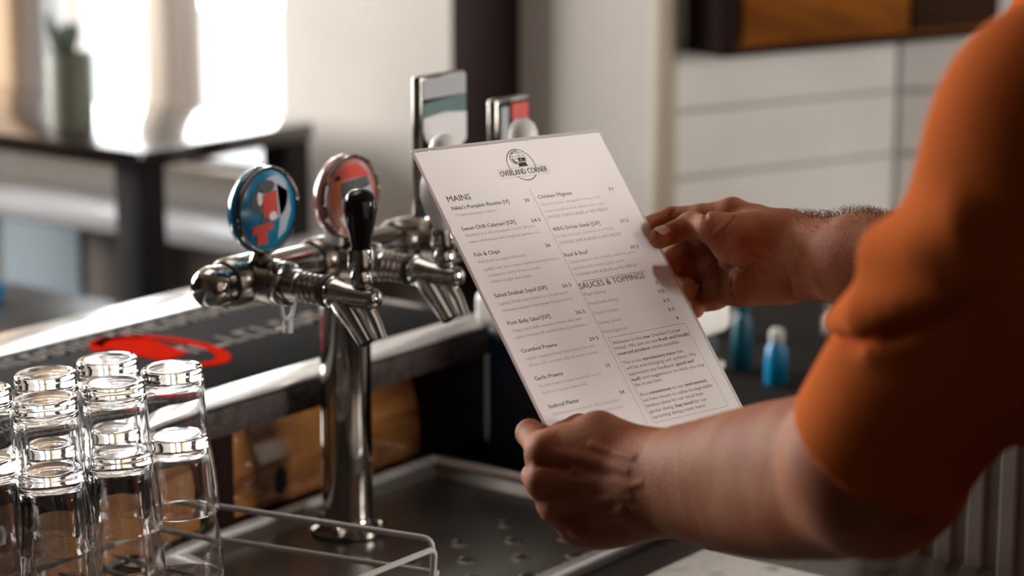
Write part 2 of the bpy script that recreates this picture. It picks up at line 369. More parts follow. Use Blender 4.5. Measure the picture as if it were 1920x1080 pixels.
bench = empty('service_bench', (1.2, 1.3, 0), 'dark timber service bench that carries the steel drip tray', 'bench')
obj('bench_top', MB().box(.2, 1.955, 1.172, 1.548, .855, .884), dark_wood, bench, bevel=.003)
obj('front_rail', MB().box(.2, 1.955, 1.172, 1.216, .884, .896), dark_wood, bench, bevel=.003)
obj('cabinet_body', MB().box(.25, 1.93, 1.2, 1.545, 0, .855), dark_wood, bench)
tray = empty('drip_tray', (1.2, 1.39, .886), 'long stainless steel drip tray with punched drain holes under the taps', 'tray')
rim_m = mat('polished_rim', (.84, .83, .82), .25, .6, rough_var=(20, .2, .3))
x0, x1, y0, y1 = .45, 1.892, 1.221, 1.5445
m = MB(); zt, zb = .9035, .890
prof = [(0, 0, -.004), (0, 0, .0125), (.004, .004, .0145), (.014, .014, .0145), (.022, .022, .005), (.03, .03, .004)]
loops = []
for (ix, iy, z) in prof:
    loops.append([(x0 + ix, y0 + iy, .890 + z), (x1 - ix, y0 + iy, .890 + z), (x1 - ix, y1 - iy, .890 + z), (x0 + ix, y1 - iy, .890 + z)])
vs = [q for l in loops for q in l]; fs = []
for i in range(len(loops) - 1):
    for k in range(4): fs.append((i * 4 + k, i * 4 + (k + 1) % 4, (i + 1) * 4 + (k + 1) % 4, (i + 1) * 4 + k))
fs.append(tuple(range(len(vs) - 4, len(vs)))); m.add(vs, fs)
obj('tray_pan', m, steel_dark, tray, bevel=.0015, ang=30)
obj('rim', MB().box(x0, x1, y0 - .006, y0 + .009, .9040, .9100), rim_m, tray, bevel=.0025, seg=3, label='bright rolled front rim')
obj('rim', MB().tube([(x0, y1 - .008, .9068), (x1 - .006, y1 - .008, .9068)], .0058, 16), rim_m, tray, ang=80, label='bright rolled back rim')
obj('rim', MB().tube([(x1 - .004, y0 + .008, .9065), (x1 - .004, y1 - .014, .9065)], .0055, 16), rim_m, tray, ang=80, label='rolled end rim')
hole_me = None
row = 0; y = 1.2585
while y < 1.40:
    x = 1.606 + (.0365 if row % 2 else 0)
    while x < 1.86:
        if not (abs(x - 1.68) < .05 and abs(y - 1.476) < .05):
            if hole_me is None:
                m = MB(); m.lathe([(.0005, .0006), (.0062, .0006), (.0066, .0014), (.0078, .0015), (.0105, .0001), (.0105, -.0005), (.0005, -.0005)], (0, 0, 0), seg=16)
                ho = obj('drain_hole', m, steel_dark, tray, base=None); hole_me = ho.data
                # the mesh is local to itself
                for vtx in hole_me.vertices: vtx.co += Vector(ROOT[tray.name])
                hm = MB(); hm.lathe([(.0005, .0008), (.0064, .0008), (.0064, .0004), (.0005, .0004)], (0, 0, 0), seg=16)
                pit = obj('pit', hm, gasket, tray)
                for vtx in pit.data.vertices: vtx.co += Vector(ROOT[tray.name])
                pit.parent = ho
            else:
                ho = bpy.data.objects.new('drain_hole', hole_me); COL.objects.link(ho); ho.parent = tray
                pp = bpy.data.objects.new('pit', pit.data); COL.objects.link(pp); pp.parent = ho
            ho.location = Vector((x, y, .8942)) - Vector(ROOT[tray.name])
        x += .073
    y += .0365; row += 1

wt = empty('worktop', (1.2, 1.05, 0), 'stainless steel worktop strip in front of the drip tray', 'worktop')
obj('steel_top', MB().box(.2, 1.955, .93, 1.170, .868, .893), steel, wt, bevel=.003)
obj('support_panel', MB().box(.25, 1.93, .97, 1.168, 0, .868), grey_metal, wt)
bd = obj('cutting_board', MB().box(1.50, 1.829, .965, 1.166, .8932, .9005), speckle, bevel=.003); tag(bd, 'mottled white board lying on the steel worktop below the elbow', 'board')
cab = empty('ice_cabinet', (2.25, .8, 0), 'grey metal cabinet with vertical ribs behind the elbow at lower right', 'cabinet')
obj('body', MB().box(1.975, 2.55, .45, 1.082, .02, 1.05), grey_metal, cab, bevel=.004)
for k in range(19):
    y = .47 + k * .032
    obj('rib', MB().box(1.966, 1.976, y, y + .017, .05, 1.03), grey_metal, cab, bevel=.002, seg=1)
obj('corner_trim', MB().box(1.964, 1.980, 1.068, 1.086, .02, 1.05), white_trim, cab, bevel=.002, label='pale corner strip')

# ------------------------------------------------------------------ beer tower
TY, TZ = 1.476, 1.165
tower = empty('beer_tower', (1.68, TY, .894), 'chrome T-shaped beer tower with four taps standing in the drip tray', 'beer tower')
obj('column', MB().lathe([(.0242, 0), (.0242, .262)], (1.68, TY, .900), seg=48), chrome, tower)
obj('base_flange', MB().lathe([(.034, 0), (.036, .002), (.036, .006), (.030, .009), (.026, .012), (.0245, .016), (.0245, .02)], (1.68, TY, .8945), seg=40), chrome, tower)
for k in range(4):
    a = math.radians(20 + 90 * k)
    obj('bolt', MB().lathe([(.0045, 0), (.005, .003), (.0035, .006), (.001, .007)], (1.68 + .0305 * math.cos(a), TY + .0305 * math.sin(a), .9025), seg=12), chrome, tower)
obj('gantry_tube', MB().lathe([(.0185, .022), (.0185, .50)], (1.487, TY, TZ), (1, 0, 0), 40), chrome, tower)
obj('end_cap', MB().lathe([(.002, 0), (.009, .0006), (.0145, .004), (.0178, .010), (.019, .016), (.019, .023), (.0187, .0235)], (1.487, TY, TZ), (1, 0, 0), 36), chrome, tower)
obj('end_cap', MB().lathe([(.002, 0), (.009, .0006), (.0145, .004), (.0178, .010), (.019, .016), (.019, .023), (.0187, .0235)], (2.009, TY, TZ), (-1, 0, 0), 36), chrome, tower)
def flat(parent, name, outline, X, Y, Z, m, t=.0008, label=None):
    """flat decal piece on a plane facing the server (-Y); outline in x,z metres about (X,Z)"""
    q = MB().prism(outline, (X, Y, Z), (1, 0, 0), (0, 0, 1), (0, -1, 0), t)
    return obj(name, q, m, parent, smooth=False, label=label)
def ell(cx, cz, rx, rz, n=28, a0=0, a1=360):
    return [(cx + rx * math.cos(math.radians(a0 + (a1 - a0) * k / n)), cz + rz * math.sin(math.radians(a0 + (a1 - a0) * k / n))) for k in range(n + (0 if a1 - a0 == 360 else 1))]
white_print = mat('white_print', (.75, .73, .72), .4, noise=(30, (.68, .66, .65), .3, .7))
badge_red = mat('badge_red', (.62, .07, .045), .3, noise=(20, (.54, .055, .035), .3, .7))
badge_orange = mat('badge_orange', (.62, .17, .03), .3, noise=(20, (.55, .14, .025), .3, .7))
badge_slate = mat('badge_slate', (.06, .07, .075), .3, noise=(20, (.09, .10, .105), .3, .7))
badge_grey = mat('badge_grey', (.40, .40, .41), .3, noise=(20, (.35, .35, .36), .3, .7))
badge_green = mat('badge_green', (.10, .17, .155), .3, noise=(20, (.08, .14, .13), .3, .7))
badge_pink = mat('badge_pink', (.52, .22, .19), .3, noise=(20, (.46, .18, .16), .3, .7))
pale_blue = mat('badge_pale_blue', (.42, .48, .55), .3, noise=(20, (.36, .42, .5), .3, .7))
def tap(X, kind):
    # body of the tap: saddle on the tube, collar, ribbed shank, faucet
    m = MB()
    m.lathe([(.0205, -.022), (.0228, -.019), (.0228, .019), (.0205, .022)], (X - .012, TY, TZ), (1, 0, 0), 36)
    m.lathe([(.0205, 0), (.0205, .030), (.0175, .033)], (X, TY - .006, TZ), (0, -1, 0), 36)
    tp = obj('tap', m, chrome_dull, tower)
    m = MB(); m.lathe([(.0150, 0), (.0196, .001), (.0200, .004), (.0200, .0085), (.0190, .011), (.0150, .012)], (X, TY - .036, TZ), (0, -1, 0), 36)
    obj('clamp_ring', m, chrome, tp)
    pr = [(.0148, 0), (.0148, .016)]
    t = .017
    for k in range(4): pr += [(.0118, t), (.0134, t + .0015), (.0134, t + .004), (.0118, t + .0055)]; t += .0065
    pr += [(.0115, t), (.0115, t + .004)]
    obj('shank', MB().lathe(pr, (X, TY - .046, TZ), (0, -1, 0), 30), chrome_dull, tp)
    obj('seal_ring', MB().lathe([(.0125, 0), (.0148, .001), (.0148, .006), (.0125, .007)], (X, TY - .090, TZ), (0, -1, 0), 30), gasket, tp)
    m = MB()
    m.lathe([(.0128, 0), (.0142, .002), (.0142, .010), (.0130, .013), (.0112, .022), (.0105, .034), (.0098, .044), (.0094, .049), (.0082, .0520), (.0055, .0540), (.001, .0546)], (X, TY - .096, TZ), (0, -1, 0), 32)
    m.tube(smooth_path([(X, TY - .106, TZ - .002), (X, TY - .114, TZ - .012), (X, TY - .124, TZ - .024), (X, TY - .137, TZ - .040)], 5), [.0125, .0125, .0122, .0119, .0116, .0112, .0108, .0103, .0099, .0095, .0091, .0088, .0085, .0082, .0080, .0078], 22)
    m.tube([(X, TY - .136, TZ - .006), (X, TY - .146, TZ - .020), (X, TY - .153, TZ - .034)], [.0060, .0056, .0052], 16)
    obj('faucet', m, chrome, tp)
    obj('spout_bore', MB().cone((X, TY - .1369, TZ - .0399), (X, TY - .1376, TZ - .0408), .0062, .0060, 18), gasket, tp)
    HX, HY = X, TY - .131
    m = MB(); m.lathe([(.004, .008), (.0085, .010), (.0100, .014), (.0098, .019), (.0078, .023), (.0115, .026), (.0118, .028), (.0118, .040), (.0108, .043), (.0088, .0435)], (HX, HY, TZ), seg=30)
    obj('lever_ferrule', m, chrome, tp)
    if kind != 'white':
        pr = [(.0088, .043), (.0095, .049), (.0112, .058), (.0134, .069), (.0146, .077), (.0142, .084), (.0120, .090), (.0076, .0938), (.002, .0950)]
        obj('handle', MB().lathe(pr, (HX, HY, TZ), seg=36), knob_black, tp, ang=80)
    else:
        pr = [(.0095, .043), (.0125, .050), (.0180, .060), (.0220, .072), (.0215, .085), (.0170, .099), (.0145, .109), (.0136, .117), (.0108, .124), (.0056, .128), (.001, .129)]
        o = obj('handle', MB().lathe(pr, (HX, HY, TZ), seg=36), white_plastic, tp, ang=80); o['label'] = 'white pear shaped handle'
    # little white fork clip hanging from the collar
    if kind == 'black':
        m = MB(); z = TZ - .020; y = TY - .044
        m.tube([(X - .010, y, z + .006), (X - .006, y, z - .008), (X, y, z - .014)], .0018, 8); m.tube([(X + .010, y, z + .006), (X + .006, y, z - .008), (X, y, z - .014)], .0018, 8)
        m.cone((X, y, z - .012), (X, y, z - .024), .0042, .0042, 14)
        m.tube([(X - .018, y, z - .018), (X, y, z - .018)], .0016, 8)
        obj('fork_clip', m, white_plastic, tp)
    return tp
taps = [tap(1.553, 'black'), tap(1.668, 'white'), tap(1.785, 'white'), tap(1.900, 'plain')]
def stem(tp, X):
    m = MB(); m.lathe([(.009, 0), (.0105, .003), (.0085, .008), (.0055, .013), (.0060, .022), (.0088, .027), (.0088, .031)], (X - .004, TY - .021, TZ + .0185), seg=20)
    for k in range(5): m.lathe([(.002, -.004), (.0045, -.002), (.0045, .002), (.002, .004)], (X - .004 + random.uniform(-.008, .008), TY - .025, TZ + .022 + k * .005), seg=10)
    obj('badge_stem', m, chrome, tp)
def round_badge(tp, X, blue):
    stem(tp, X + .004); cz = TZ + .0665 + (0 if blue else -.004); R = .0395; yb = TY - .014
    pr = [(.004, -.008), (R * .45, -.0075), (R * .75, -.004), (R * .93, .002), (R, .009), (R, .0125), (R * .96, .0150), (R * .90, .0158), (.001, .0158)]
    b = obj('badge', MB().lathe(pr, (X, yb, cz), (0, -1, 0), 48), lens_blue if blue else mat('badge_shell_pink', (.42, .18, .15), .15, noise=(20, (.36, .14, .12), .3, .7), coat=.5), tp)
    obj('badge_bezel', MB().lathe([(R * .91, .0158), (R * .985, .0152), (R * .985, .0178), (R * .95, .0188), (R * .91, .0178)], (X, yb, cz), (0, -1, 0), 48, closed=True), chrome, tp)
    y = yb - .0159
    if blue:
        flat(tp, 'printed_shape', ell(.008, .010, .018, .020), X, y, cz, pale_blue, .0003)
        flat(tp, 'printed_shape', [(-.022, .012), (-.010, .022), (-.006, .008), (-.008, -.004), (-.022, .004)], X, y, cz, badge_slate, .0004)
        flat(tp, 'printed_shape', ell(-.002, .021, .011, .006), X, y, cz, badge_slate, .0006)
        flat(tp, 'printed_shape', ell(-.010, .012, .0035, .007, 14), X, y, cz, white_print, .0006)
        flat(tp, 'printed_shape', [(-.007, .014), (.011, .017), (.013, -.006), (.006, -.011), (-.006, -.008)], X, y, cz, badge_red, .0008)
        flat(tp, 'printed_shape', ell(.006, -.006, .005, .004, 14), X, y, cz, white_print, .0010)
        flat(tp, 'printed_shape', ell(-.004, -.009, .0055, .003, 14), X, y, cz, badge_slate, .0009)
        flat(tp, 'printed_shape', [(-.021, -.013), (.004, -.011), (.007, -.017), (-.002, -.018), (-.001, -.030), (-.015, -.030), (-.015, -.020), (-.021, -.020)], X, y, cz, badge_red, .0008)
        flat(tp, 'printed_shape', [(.012, .022), (.026, .014), (.030, -.004), (.022, -.022), (.012, -.028), (.016, -.006)], X, y, cz, pale_blue, .0003)
    else:
        flat(tp, 'printed_shape', ell(0, 0, .031, .031), X, y, cz, badge_pink, .0002)
        flat(tp, 'printed_shape', ell(0, 0, .030, .030, 20, 35, 145), X, y, cz, badge_red, .0005)
        flat(tp, 'printed_shape', [(-.029, .004), (-.021, .021), (-.015, .021), (-.016, -.008), (-.026, -.010)], X, y, cz, badge_orange, .0005)
        flat(tp, 'printed_shape', [(-.014, .014), (.022, .017), (.026, .008), (-.013, -.001)], X, y, cz, badge_slate, .0007)
        flat(tp, 'printed_shape', [(-.014, -.002), (.026, .010), (.028, .000), (-.012, -.012)], X, y, cz, pale_blue, .0007)
        flat(tp, 'printed_shape', [(-.018, -.018), (.028, .001), (.029, -.008), (-.010, -.027)], X, y, cz, white_print, .0009)
        flat(tp, 'printed_shape', [(-.006, -.026), (.006, -.021), (.010, -.029), (-.002, -.031)], X, y, cz, badge_slate, .0009)
        flat(tp, 'printed_shape', [(-.008, -.031), (.012, -.029), (.006, -.0345), (-.004, -.0345)], X, y, cz, badge_orange, .0009)
round_badge(taps[0], 1.545, True); round_badge(taps[1], 1.657, False)
m = MB(); m.box(1.640, 1.646, TY - .03, TY - .01, TZ + .018, TZ + .046); m.box(1.640, 1.668, TY - .03, TY - .01, TZ + .043, TZ + .048); m.box(1.660, 1.666, TY - .03, TY - .01, TZ + .018, TZ + .046)
obj('badge_bracket', m, white_plastic, taps[1], bevel=.002)
def plate(tp, X, z0, z1, w, red):
    stem(tp, X); y = TY - .016; h = z1 - z0; cz = (z0 + z1) / 2
    obj('badge', MB().box(X - w / 2, X + w / 2, y - .012, y, z0, z1), chrome_dull, tp, bevel=.003)
    yy = y - .0121
    hw = w / 2 - .002
    flat(tp, 'printed_face', [(-hw, -h / 2 + .003), (hw, -h / 2 + .003), (hw, h / 2 - .003), (-hw, h / 2 - .003)], X, yy, cz, black_m, .0004)
    if not red:
        flat(tp, 'printed_shape', [(-hw, h / 2 - .022), (hw, h / 2 - .022), (hw, h / 2 - .003), (-hw, h / 2 - .003)], X, yy - .0004, cz, badge_grey, .0003)
        flat(tp, 'printed_shape', [(-hw, h / 2 - .042), (hw, h / 2 - .042), (hw, h / 2 - .022), (-hw, h / 2 - .026)], X, yy - .0004, cz, badge_green, .0004)
        flat(tp, 'printed_shape', [(-hw, h / 2 - .052), (-hw * .9, h / 2 - .060), (-hw * .5, h / 2 - .073), (hw * .1, h / 2 - .078), (hw * .7, h / 2 - .074), (hw, h / 2 - .066), (hw, h / 2 - .040), (0, h / 2 - .037), (-hw, h / 2 - .040)], X, yy - .0004, cz, white_print, .0008)
        flat(tp, 'printed_shape', ell(.0, -h / 2 + .036, hw * .7, .030), X, yy - .0004, cz, white_print, .0006)
        flat(tp, 'printed_shape', [(-hw, -h / 2 + .003), (-hw * .3, -h / 2 + .003), (-hw, -h / 2 + .025)], X, yy - .0004, cz, lens_blue, .0008)
    else:
        flat(tp, 'printed_shape', [(-hw * .15, h / 2 - .022), (hw * .9, h / 2 - .022), (hw * .9, h / 2 - .006), (-hw * .15, h / 2 - .006)], X, yy - .0004, cz, badge_red, .0006)
        flat(tp, 'printed_shape', [(-hw * .8, h / 2 - .05), (-hw * .35, h / 2 - .05), (-hw * .35, h / 2 - .008), (-hw * .8, h / 2 - .008)], X, yy - .0004, cz, badge_grey, .0004)
        flat(tp, 'printed_shape', [(0, h / 2 - .030), (hw * .9, h / 2 - .028), (hw * .9, h / 2 - .023), (0, h / 2 - .023)], X, yy - .0004, cz, white_print, .0005)
        flat(tp, 'printed_shape', ell(.008, h / 2 - .044, .012, .005, 16), X, yy - .0004, cz, badge_pink, .0006)
plate(taps[2], 1.796, 1.190, 1.327, .070, False)
plate(taps[3], 1.906, 1.205, 1.292, .056, True)

# ------------------------------------------------------------------ glasses on their wire rack
prof_out = [(.0235, 0), (.0250, .0012), (.0257, .004), (.0258, .010), (.0256, .022), (.0258, .040), (.0264, .055), (.0278, .068), (.0296, .082), (.0309, .094), (.0315, .104), (.0315, .114), (.0311, .1225), (.0308, .1240)]
prof_in = [(.0300, .1240), (.0298, .1225), (.0301, .114), (.0300, .104), (.0294, .094), (.0281, .082), (.0263, .068), (.0249, .055), (.0242, .040), (.0239, .026), (.0236, .018), (.0222, .0135), (.018, .0118), (.004, .0115)]
pr = [(.0008, .0012), (.014, .0010), (.0185, .0004)] + prof_out + prof_in + [(.0008, .0115)]
GZ = 1.130
def glass_mesh():
    m = MB(); m.lathe([(r, -t) for r, t in pr], (0, 0, 0), seg=64, closed=False)
    o = obj('beer_glass', m, clear, ang=60); return o
stacks = [((1.245, 1.409), 'front left stack', 'nearest the camera at the left'), ((1.313, 1.403), 'middle front stack', 'between two other stacks'),
          ((1.376, 1.400), 'rightmost stack', 'nearest the wire rack rail'), ((1.300, 1.469), 'rear left stack', 'behind the front left stack'),
          ((1.364, 1.464), 'rear right stack', 'farthest back, by the black runner'), ((1.233, 1.472), 'far left stack', 'cut by the frame edge')]
g0 = glass_mesh(); first = True
for (x, y), nm, wh in stacks:
    for lev, z in (('upper', GZ), ('lower', GZ - .058)):
        g = g0 if first else g0.copy()
        if not first: COL.objects.link(g)
        first = False
        lean = Matrix.Rotation(math.radians(-2.4), 3, Vector(HF)); dn = lean @ Vector((0, 0, -1)) * (GZ - z)
        g.location = Vector((x, y, GZ)) + dn; g.rotation_euler = lean.to_euler()
        tag(g, f'{lev} upturned beer glass of the {nm}, {wh}'[:200], 'glass', 'upturned beer glasses nested in pairs on the rack')
rack = empty('wire_rack', (1.3, 1.36, .905), 'cream coated wire glass rack holding the upturned beer glasses', 'rack')
def rail(name, pts, r=.0026, n=6): return obj(name, MB().tube(smooth_path(pts, n), r, 10), wire_m, rack, ang=80)
def bent(pts, rad=.008):                            # sharp-cornered wire with small bends
    pts = [V3(p) for p in pts]; out = [pts[0]]
    for i in range(1, len(pts) - 1):
        a, b, c = pts[i - 1], pts[i], pts[i + 1]
        d0 = (a - b) / np.linalg.norm(a - b); d1 = (c - b) / np.linalg.norm(c - b)
        for t in (0, .25, .5, .75, 1):
            p0, p2 = b + d0 * rad, b + d1 * rad; out.append((1 - t) ** 2 * p0 + 2 * t * (1 - t) * b + t * t * p2)
    out.append(pts[-1]); return out
def wire(name, pts, r=.0026): return obj(name, MB().tube(bent(pts), r, 10), wire_m, rack, ang=80)
zT, zL, zF = .985, .955, .907
wire('side_rail', [(1.440, 1.495, .897), (1.440, 1.495, zT), (1.496, 1.222, zT), (1.500, 1.2215, .9125)])
wire('side_rail', [(1.440, 1.492, zL), (1.499, 1.218, zL)])
wire('front_rail', [(1.055, 1.217, .9125), (1.06, 1.208, zT), (1.478, 1.204, zT), (1.487, 1.2175, .9125)])
wire('front_rail', [(1.06, 1.209, zL), (1.484, 1.204, zL)])
wire('back_rail', [(1.06, 1.497, zL), (1.440, 1.492, zL)])
wire('side_rail', [(1.06, 1.497, .897), (1.06, 1.497, zT), (1.06, 1.208, zT)])
for k in range(11):
    x = 1.09 + k * .030
    wire('floor_wire', [(x, 1.497, .9445), (x + .012, 1.209, .9445)], .0018)
for y in (1.25, 1.33, 1.41, 1.485): wire('cross_wire', [(1.06, y, .9415), (1.400, y, .9415)], .0022)

# ------------------------------------------------------------------ cooler and the dark back counter
cool = empty('cooler_box', (2.1, 1.36, .9), 'navy cooler box with a white lid at the end of the bar', 'cooler box')
obj('body', MB().box(1.932, 2.05, 1.290, 1.504, .9005, 1.047), navy, cool, bevel=.008)
obj('lid', MB().box(1.918, 2.058, 1.282, 1.511, 1.048, 1.086), white_plastic, cool, bevel=.010, seg=3, label='white lid')
obj('handle', MB().tube(bent([(1.955, 1.297, 1.02), (1.955, 1.275, 1.02), (2.03, 1.275, 1.02), (2.03, 1.297, 1.02)]), .005, 10), white_plastic, cool)
matt_dark = mat('matt_dark_laminate', (.016, .013, .011), .9, spec=.1, noise=(12, (.022, .018, .015), .3, .7))
bc = empty('back_counter', (2.4, 1.5, 0), 'dark counter running behind the cooler to the tiled wall', 'counter')
Lo = [(1.957, 1.10), (2.9, 1.10), (2.9, 1.94), (2.0, 1.94), (2.0, 1.5125), (1.957, 1.5125)]
obj('counter_top', MB().prism(Lo, (0, 0, .87), (1, 0, 0), (0, 1, 0), (0, 0, 1), .0295), matt_dark, bc, bevel=.002)
obj('cupboard', MB().box(2.01, 2.88, 1.14, 1.92, 0, .87), black_m, bc)
sidecab = empty('side_cupboard', (3.05, 1.55, 0), 'dark cupboard below the white tiled wall', 'cupboard')
obj('carcass', MB().box(2.91, 3.24, 1.15, 1.83, 0, .895), black_m, sidecab, bevel=.003)
obj('top', MB().box(2.905, 3.25, 1.14, 1.835, .896, .912), matt_dark, sidecab, bevel=.003)
def bottle(name, x, y, h, r, bm_, capm, label):
    t = empty(name, (x, y, .9), label, 'bottle')
    obj('body', MB().lathe([(r * .9, 0), (r, .002), (r * 1.02, h * .45), (r * .9, h * .72), (r * .6, h * .84), (r * .55, h * .88)], (x, y, .9), seg=24), bm_, t)
    obj('cap', MB().lathe([(r * .62, 0), (r * .66, .001), (r * .66, h * .2), (r * .4, h * .26), (r * .05, h * .27)], (x, y, .9 + h * .86), seg=20), capm, t)
bottle('squeeze_bottle', 2.394, 1.43, .060, .0135, blue_plastic, white_plastic, 'bright blue squeeze bottle with white cap right of the menu')
bottle('squeeze_bottle', 2.43, 1.50, .082, .0125, teal_plastic, teal_plastic, 'dark teal bottle standing left of the bright blue one')
cup = empty('cup', (2.56, 1.64, .9), 'white cup at the back of the dark counter by the menu edge', 'cup')
obj('cup_body', MB().lathe([(.012, 0), (.016, .002), (.021, .018), (.0225, .034), (.0215, .034), (.0195, .018), (.013, .005), (.001, .004)], (2.56, 1.64, .9), seg=28), white_plastic, cup)
obj('cup_handle', MB().tube(smooth_path([(2.575, 1.625, .929), (2.587, 1.613, .926), (2.586, 1.614, .914), (2.573, 1.627, .908)], 5), .0022, 8), white_plastic, cup)
jar = empty('jar', (2.66, 1.50, .9), 'small pale jar near the sleeve on the dark counter', 'jar')
obj('jar_body', MB().lathe([(.017, 0), (.019, .002), (.019, .022), (.014, .028), (.014, .031)], (2.66, 1.50, .9), seg=24), mat('beige_ceramic', (.15, .13, .11), .5, noise=(20, (.12, .10, .085), .3, .7)), jar)
obj('jar_lid', MB().lathe([(.0155, 0), (.016, .001), (.016, .006), (.012, .008), (.001, .0085)], (2.66, 1.50, .9312), seg=24), MATS['beige_ceramic'], jar)
jar2 = empty('jar', (2.40, 1.56, .9), 'small dusky jar beside the teal bottle', 'jar')
obj('jar_body', MB().lathe([(.013, 0), (.015, .002), (.015, .024), (.011, .029), (.011, .031)], (2.40, 1.56, .9), seg=24), mat('dusky_glaze', (.12, .09, .085), .3, noise=(20, (.09, .07, .065), .3, .7)), jar2)
obj('jar_lid', MB().lathe([(.0125, 0), (.013, .001), (.013, .006), (.010, .008), (.001, .0085)], (2.40, 1.56, .9312), seg=24), dark_wood, jar2)
cab_shaded = mat('shaded_cabinet_timber', (.034, .014, .007), .8, spec=.08, wood=((.018, .009, .006), (1.2, 1.2, 3), 3))  # same timber as the left door, with shade put into the colour
wc = empty('wall_cabinet', tuple(W0 + WD * .5 + UPZ * 1.2), 'dark brown timber cabinet on the tiled wall at upper right', 'cabinet')
m = MB(); m.obox(W0 + WD * .56 + WN * .040 + UPZ * 1.50, WD, WN, UPZ, .52, .038, .292); obj('carcass', m, cab_lit, wc, bevel=.004)
m = MB(); m.obox(W0 + WD * .052 + WN * .043 + UPZ * 1.50, WD, WN, UPZ, .016, .043, .300); obj('side_frame', m, post_m, wc, bevel=.003)
m = MB(); m.obox(W0 + WD * .56 + WN * .043 + UPZ * 1.205, WD, WN, UPZ, .52, .043, .006); obj('bottom_frame', m, post_m, wc, bevel=.002)
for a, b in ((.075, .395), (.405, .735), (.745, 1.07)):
    m = MB(); m.obox(W0 + WD * (a + b) / 2 + WN * .081 + UPZ * 1.502, WD, WN, UPZ, (b - a) / 2, .005, .286); obj('door', m, cab_lit if a < .1 else cab_shaded, wc, bevel=.003)  # glow painted into the left door's colour, shade into the others

# ------------------------------------------------------------------ the far side of the room
table = empty('bar_table', (2.72, 3.3, 0), 'tall dark bar table standing along the window', 'table')
obj('table_top', MB().box(2.50, 2.885, 2.595, 4.2, 1.022, 1.050), blacktop, table, bevel=.003)
for x, y in ((2.515, 2.625), (2.82, 2.605), (2.515, 4.08), (2.82, 4.08)):
    obj('leg', MB().box(x, x + .055, y - .01, y + .045, 0, 1.022), black_m, table, bevel=.003)
pot = empty('potted_plant', (2.60, 2.85, 1.05), 'sage green pot with a dark succulent on the bar table by the window', 'plant')
obj('pot', MB().lathe([(.034, 0), (.036, .002), (.0375, .118), (.036, .12), (.0335, .118), (.0325, .104), (.001, .102)], (2.60, 2.85, 1.05), seg=32), pot_m, pot)
obj('soil', MB().lathe([(.0325, 0), (.0322, .002), (.001, .004)], (2.60, 2.85, 1.1525), seg=24), black_m, pot)
for k in range(11):
    a = k * 2.4; ln = .058 + .026 * random.random(); t = .16 + .3 * random.random()
    b = V3((2.60 - .006, 2.85 + .006, 1.155)); d = V3((math.cos(a) * t, math.sin(a) * t, 1)); d /= np.linalg.norm(d)
    obj('leaf', MB().tube([b + V3((math.cos(a), math.sin(a), 0)) * .007, b + d * ln * .4, b + d * ln * .75, b + d * ln], [.0055, .0085, .006, .0008], 8), leaf_m, pot, ang=80)
pb = obj('panel_board', MB().box(XW - .155, XW - .135, 3.06, 3.26, .02, .834), panel_blue, bevel=.003); tag(pb, 'pale blue grey board standing against the wall under the white ledge', 'board')
def chair(x, y, label):
    t = empty('bar_stool', (x, y, 0), label, 'stool', None)
    obj('seat', MB().box(x - .19, x + .19, y - .19, y + .19, .775, .832), vinyl, t, bevel=.02, seg=3)
    for sx in (-1, 1):
        for sy in (-1, 1): obj('leg', MB().cone((x + sx * .15, y + sy * .15, .775), (x + sx * .19, y + sy * .19, 0), .012, .010, 10), black_m, t)
    for sx in (-1, 1): obj('footrest', MB().cone((x + sx * .179, y - .179, .22), (x + sx * .179, y + .179, .22), .008, .008, 10), black_m, t)
    for sy in (-1, 1): obj('footrest', MB().cone((x - .175, y + sy * .175, .27), (x + .175, y + sy * .175, .27), .008, .008, 10), black_m, t)
chair(2.27, 2.66, 'black vinyl bar stool drawn up to the tall table at the left edge')
bx = obj('box', MB().box(2.30, 2.35, 2.735, 2.795, .8325, .862), blue_plastic, bevel=.004); tag(bx, 'small blue box lying on the bar stool at the left edge', 'box')

# ------------------------------------------------------------------ the menu
TL, TR, BL = P(768, 281, 1.884), P(1125, 242, 2.034), P(1081, 928, 1.798)
MU = TR - TL; MW = .216; MU /= np.linalg.norm(MU); MV = BL - TL; MV -= MU * (MV @ MU); MV /= np.linalg.norm(MV); MH = .303
MN = np.cross(MV, MU); MN /= np.linalg.norm(MN)
if MN @ (CAM - TL) < 0: MN = -MN
def S(u, v, w=0): return TL + MU * (u / 1000) + MV * (v / 1000) + MN * (w / 1000)
mc = S(108, 151)
menu = empty('menu', tuple(mc), 'white laminated food menu held up in both hands', 'menu')
def rrect(w, h, r, n=6):
    out = []
    for cx, cy, a0 in ((w - r, r, -90), (w - r, h - r, 0), (r, h - r, 90), (r, r, 180)):
        for k in range(n + 1): a = math.radians(a0 + 90 * k / n); out.append((cx + r * math.cos(a), cy + r * math.sin(a)))
    return out
m = MB(); m.v = [tuple(S(a, b, .1)) for a, b in ((3, 3), (213, 3), (213, 300), (3, 300))]; m.f = [(0, 1, 2, 3)]; obj('paper_sheet', m, paper_m, menu, smooth=False)
m = MB(); m.v = [tuple(S(a, b, .32)) for a, b in rrect(216, 303, 4)]; m.f = [tuple(range(len(m.v)))]
lf = obj('laminate_film', m, film_m, menu, smooth=False, label='clear glossy film over the sheet')
if V3(lf.data.polygons[0].normal) @ MN < 0: lf.data.flip_normals()
ring = MB(); oo = rrect(216, 303, 4); ii = rrect(210.6, 297.6, 1.2); ii = [(a + 2.7, b + 2.7) for a, b in ii]
edge_m = mat('laminate_edge', (.80, .775, .76), .2, noise=(20, (.76, .735, .72), .3, .7), coat=.4)
translucent(edge_m, .35)
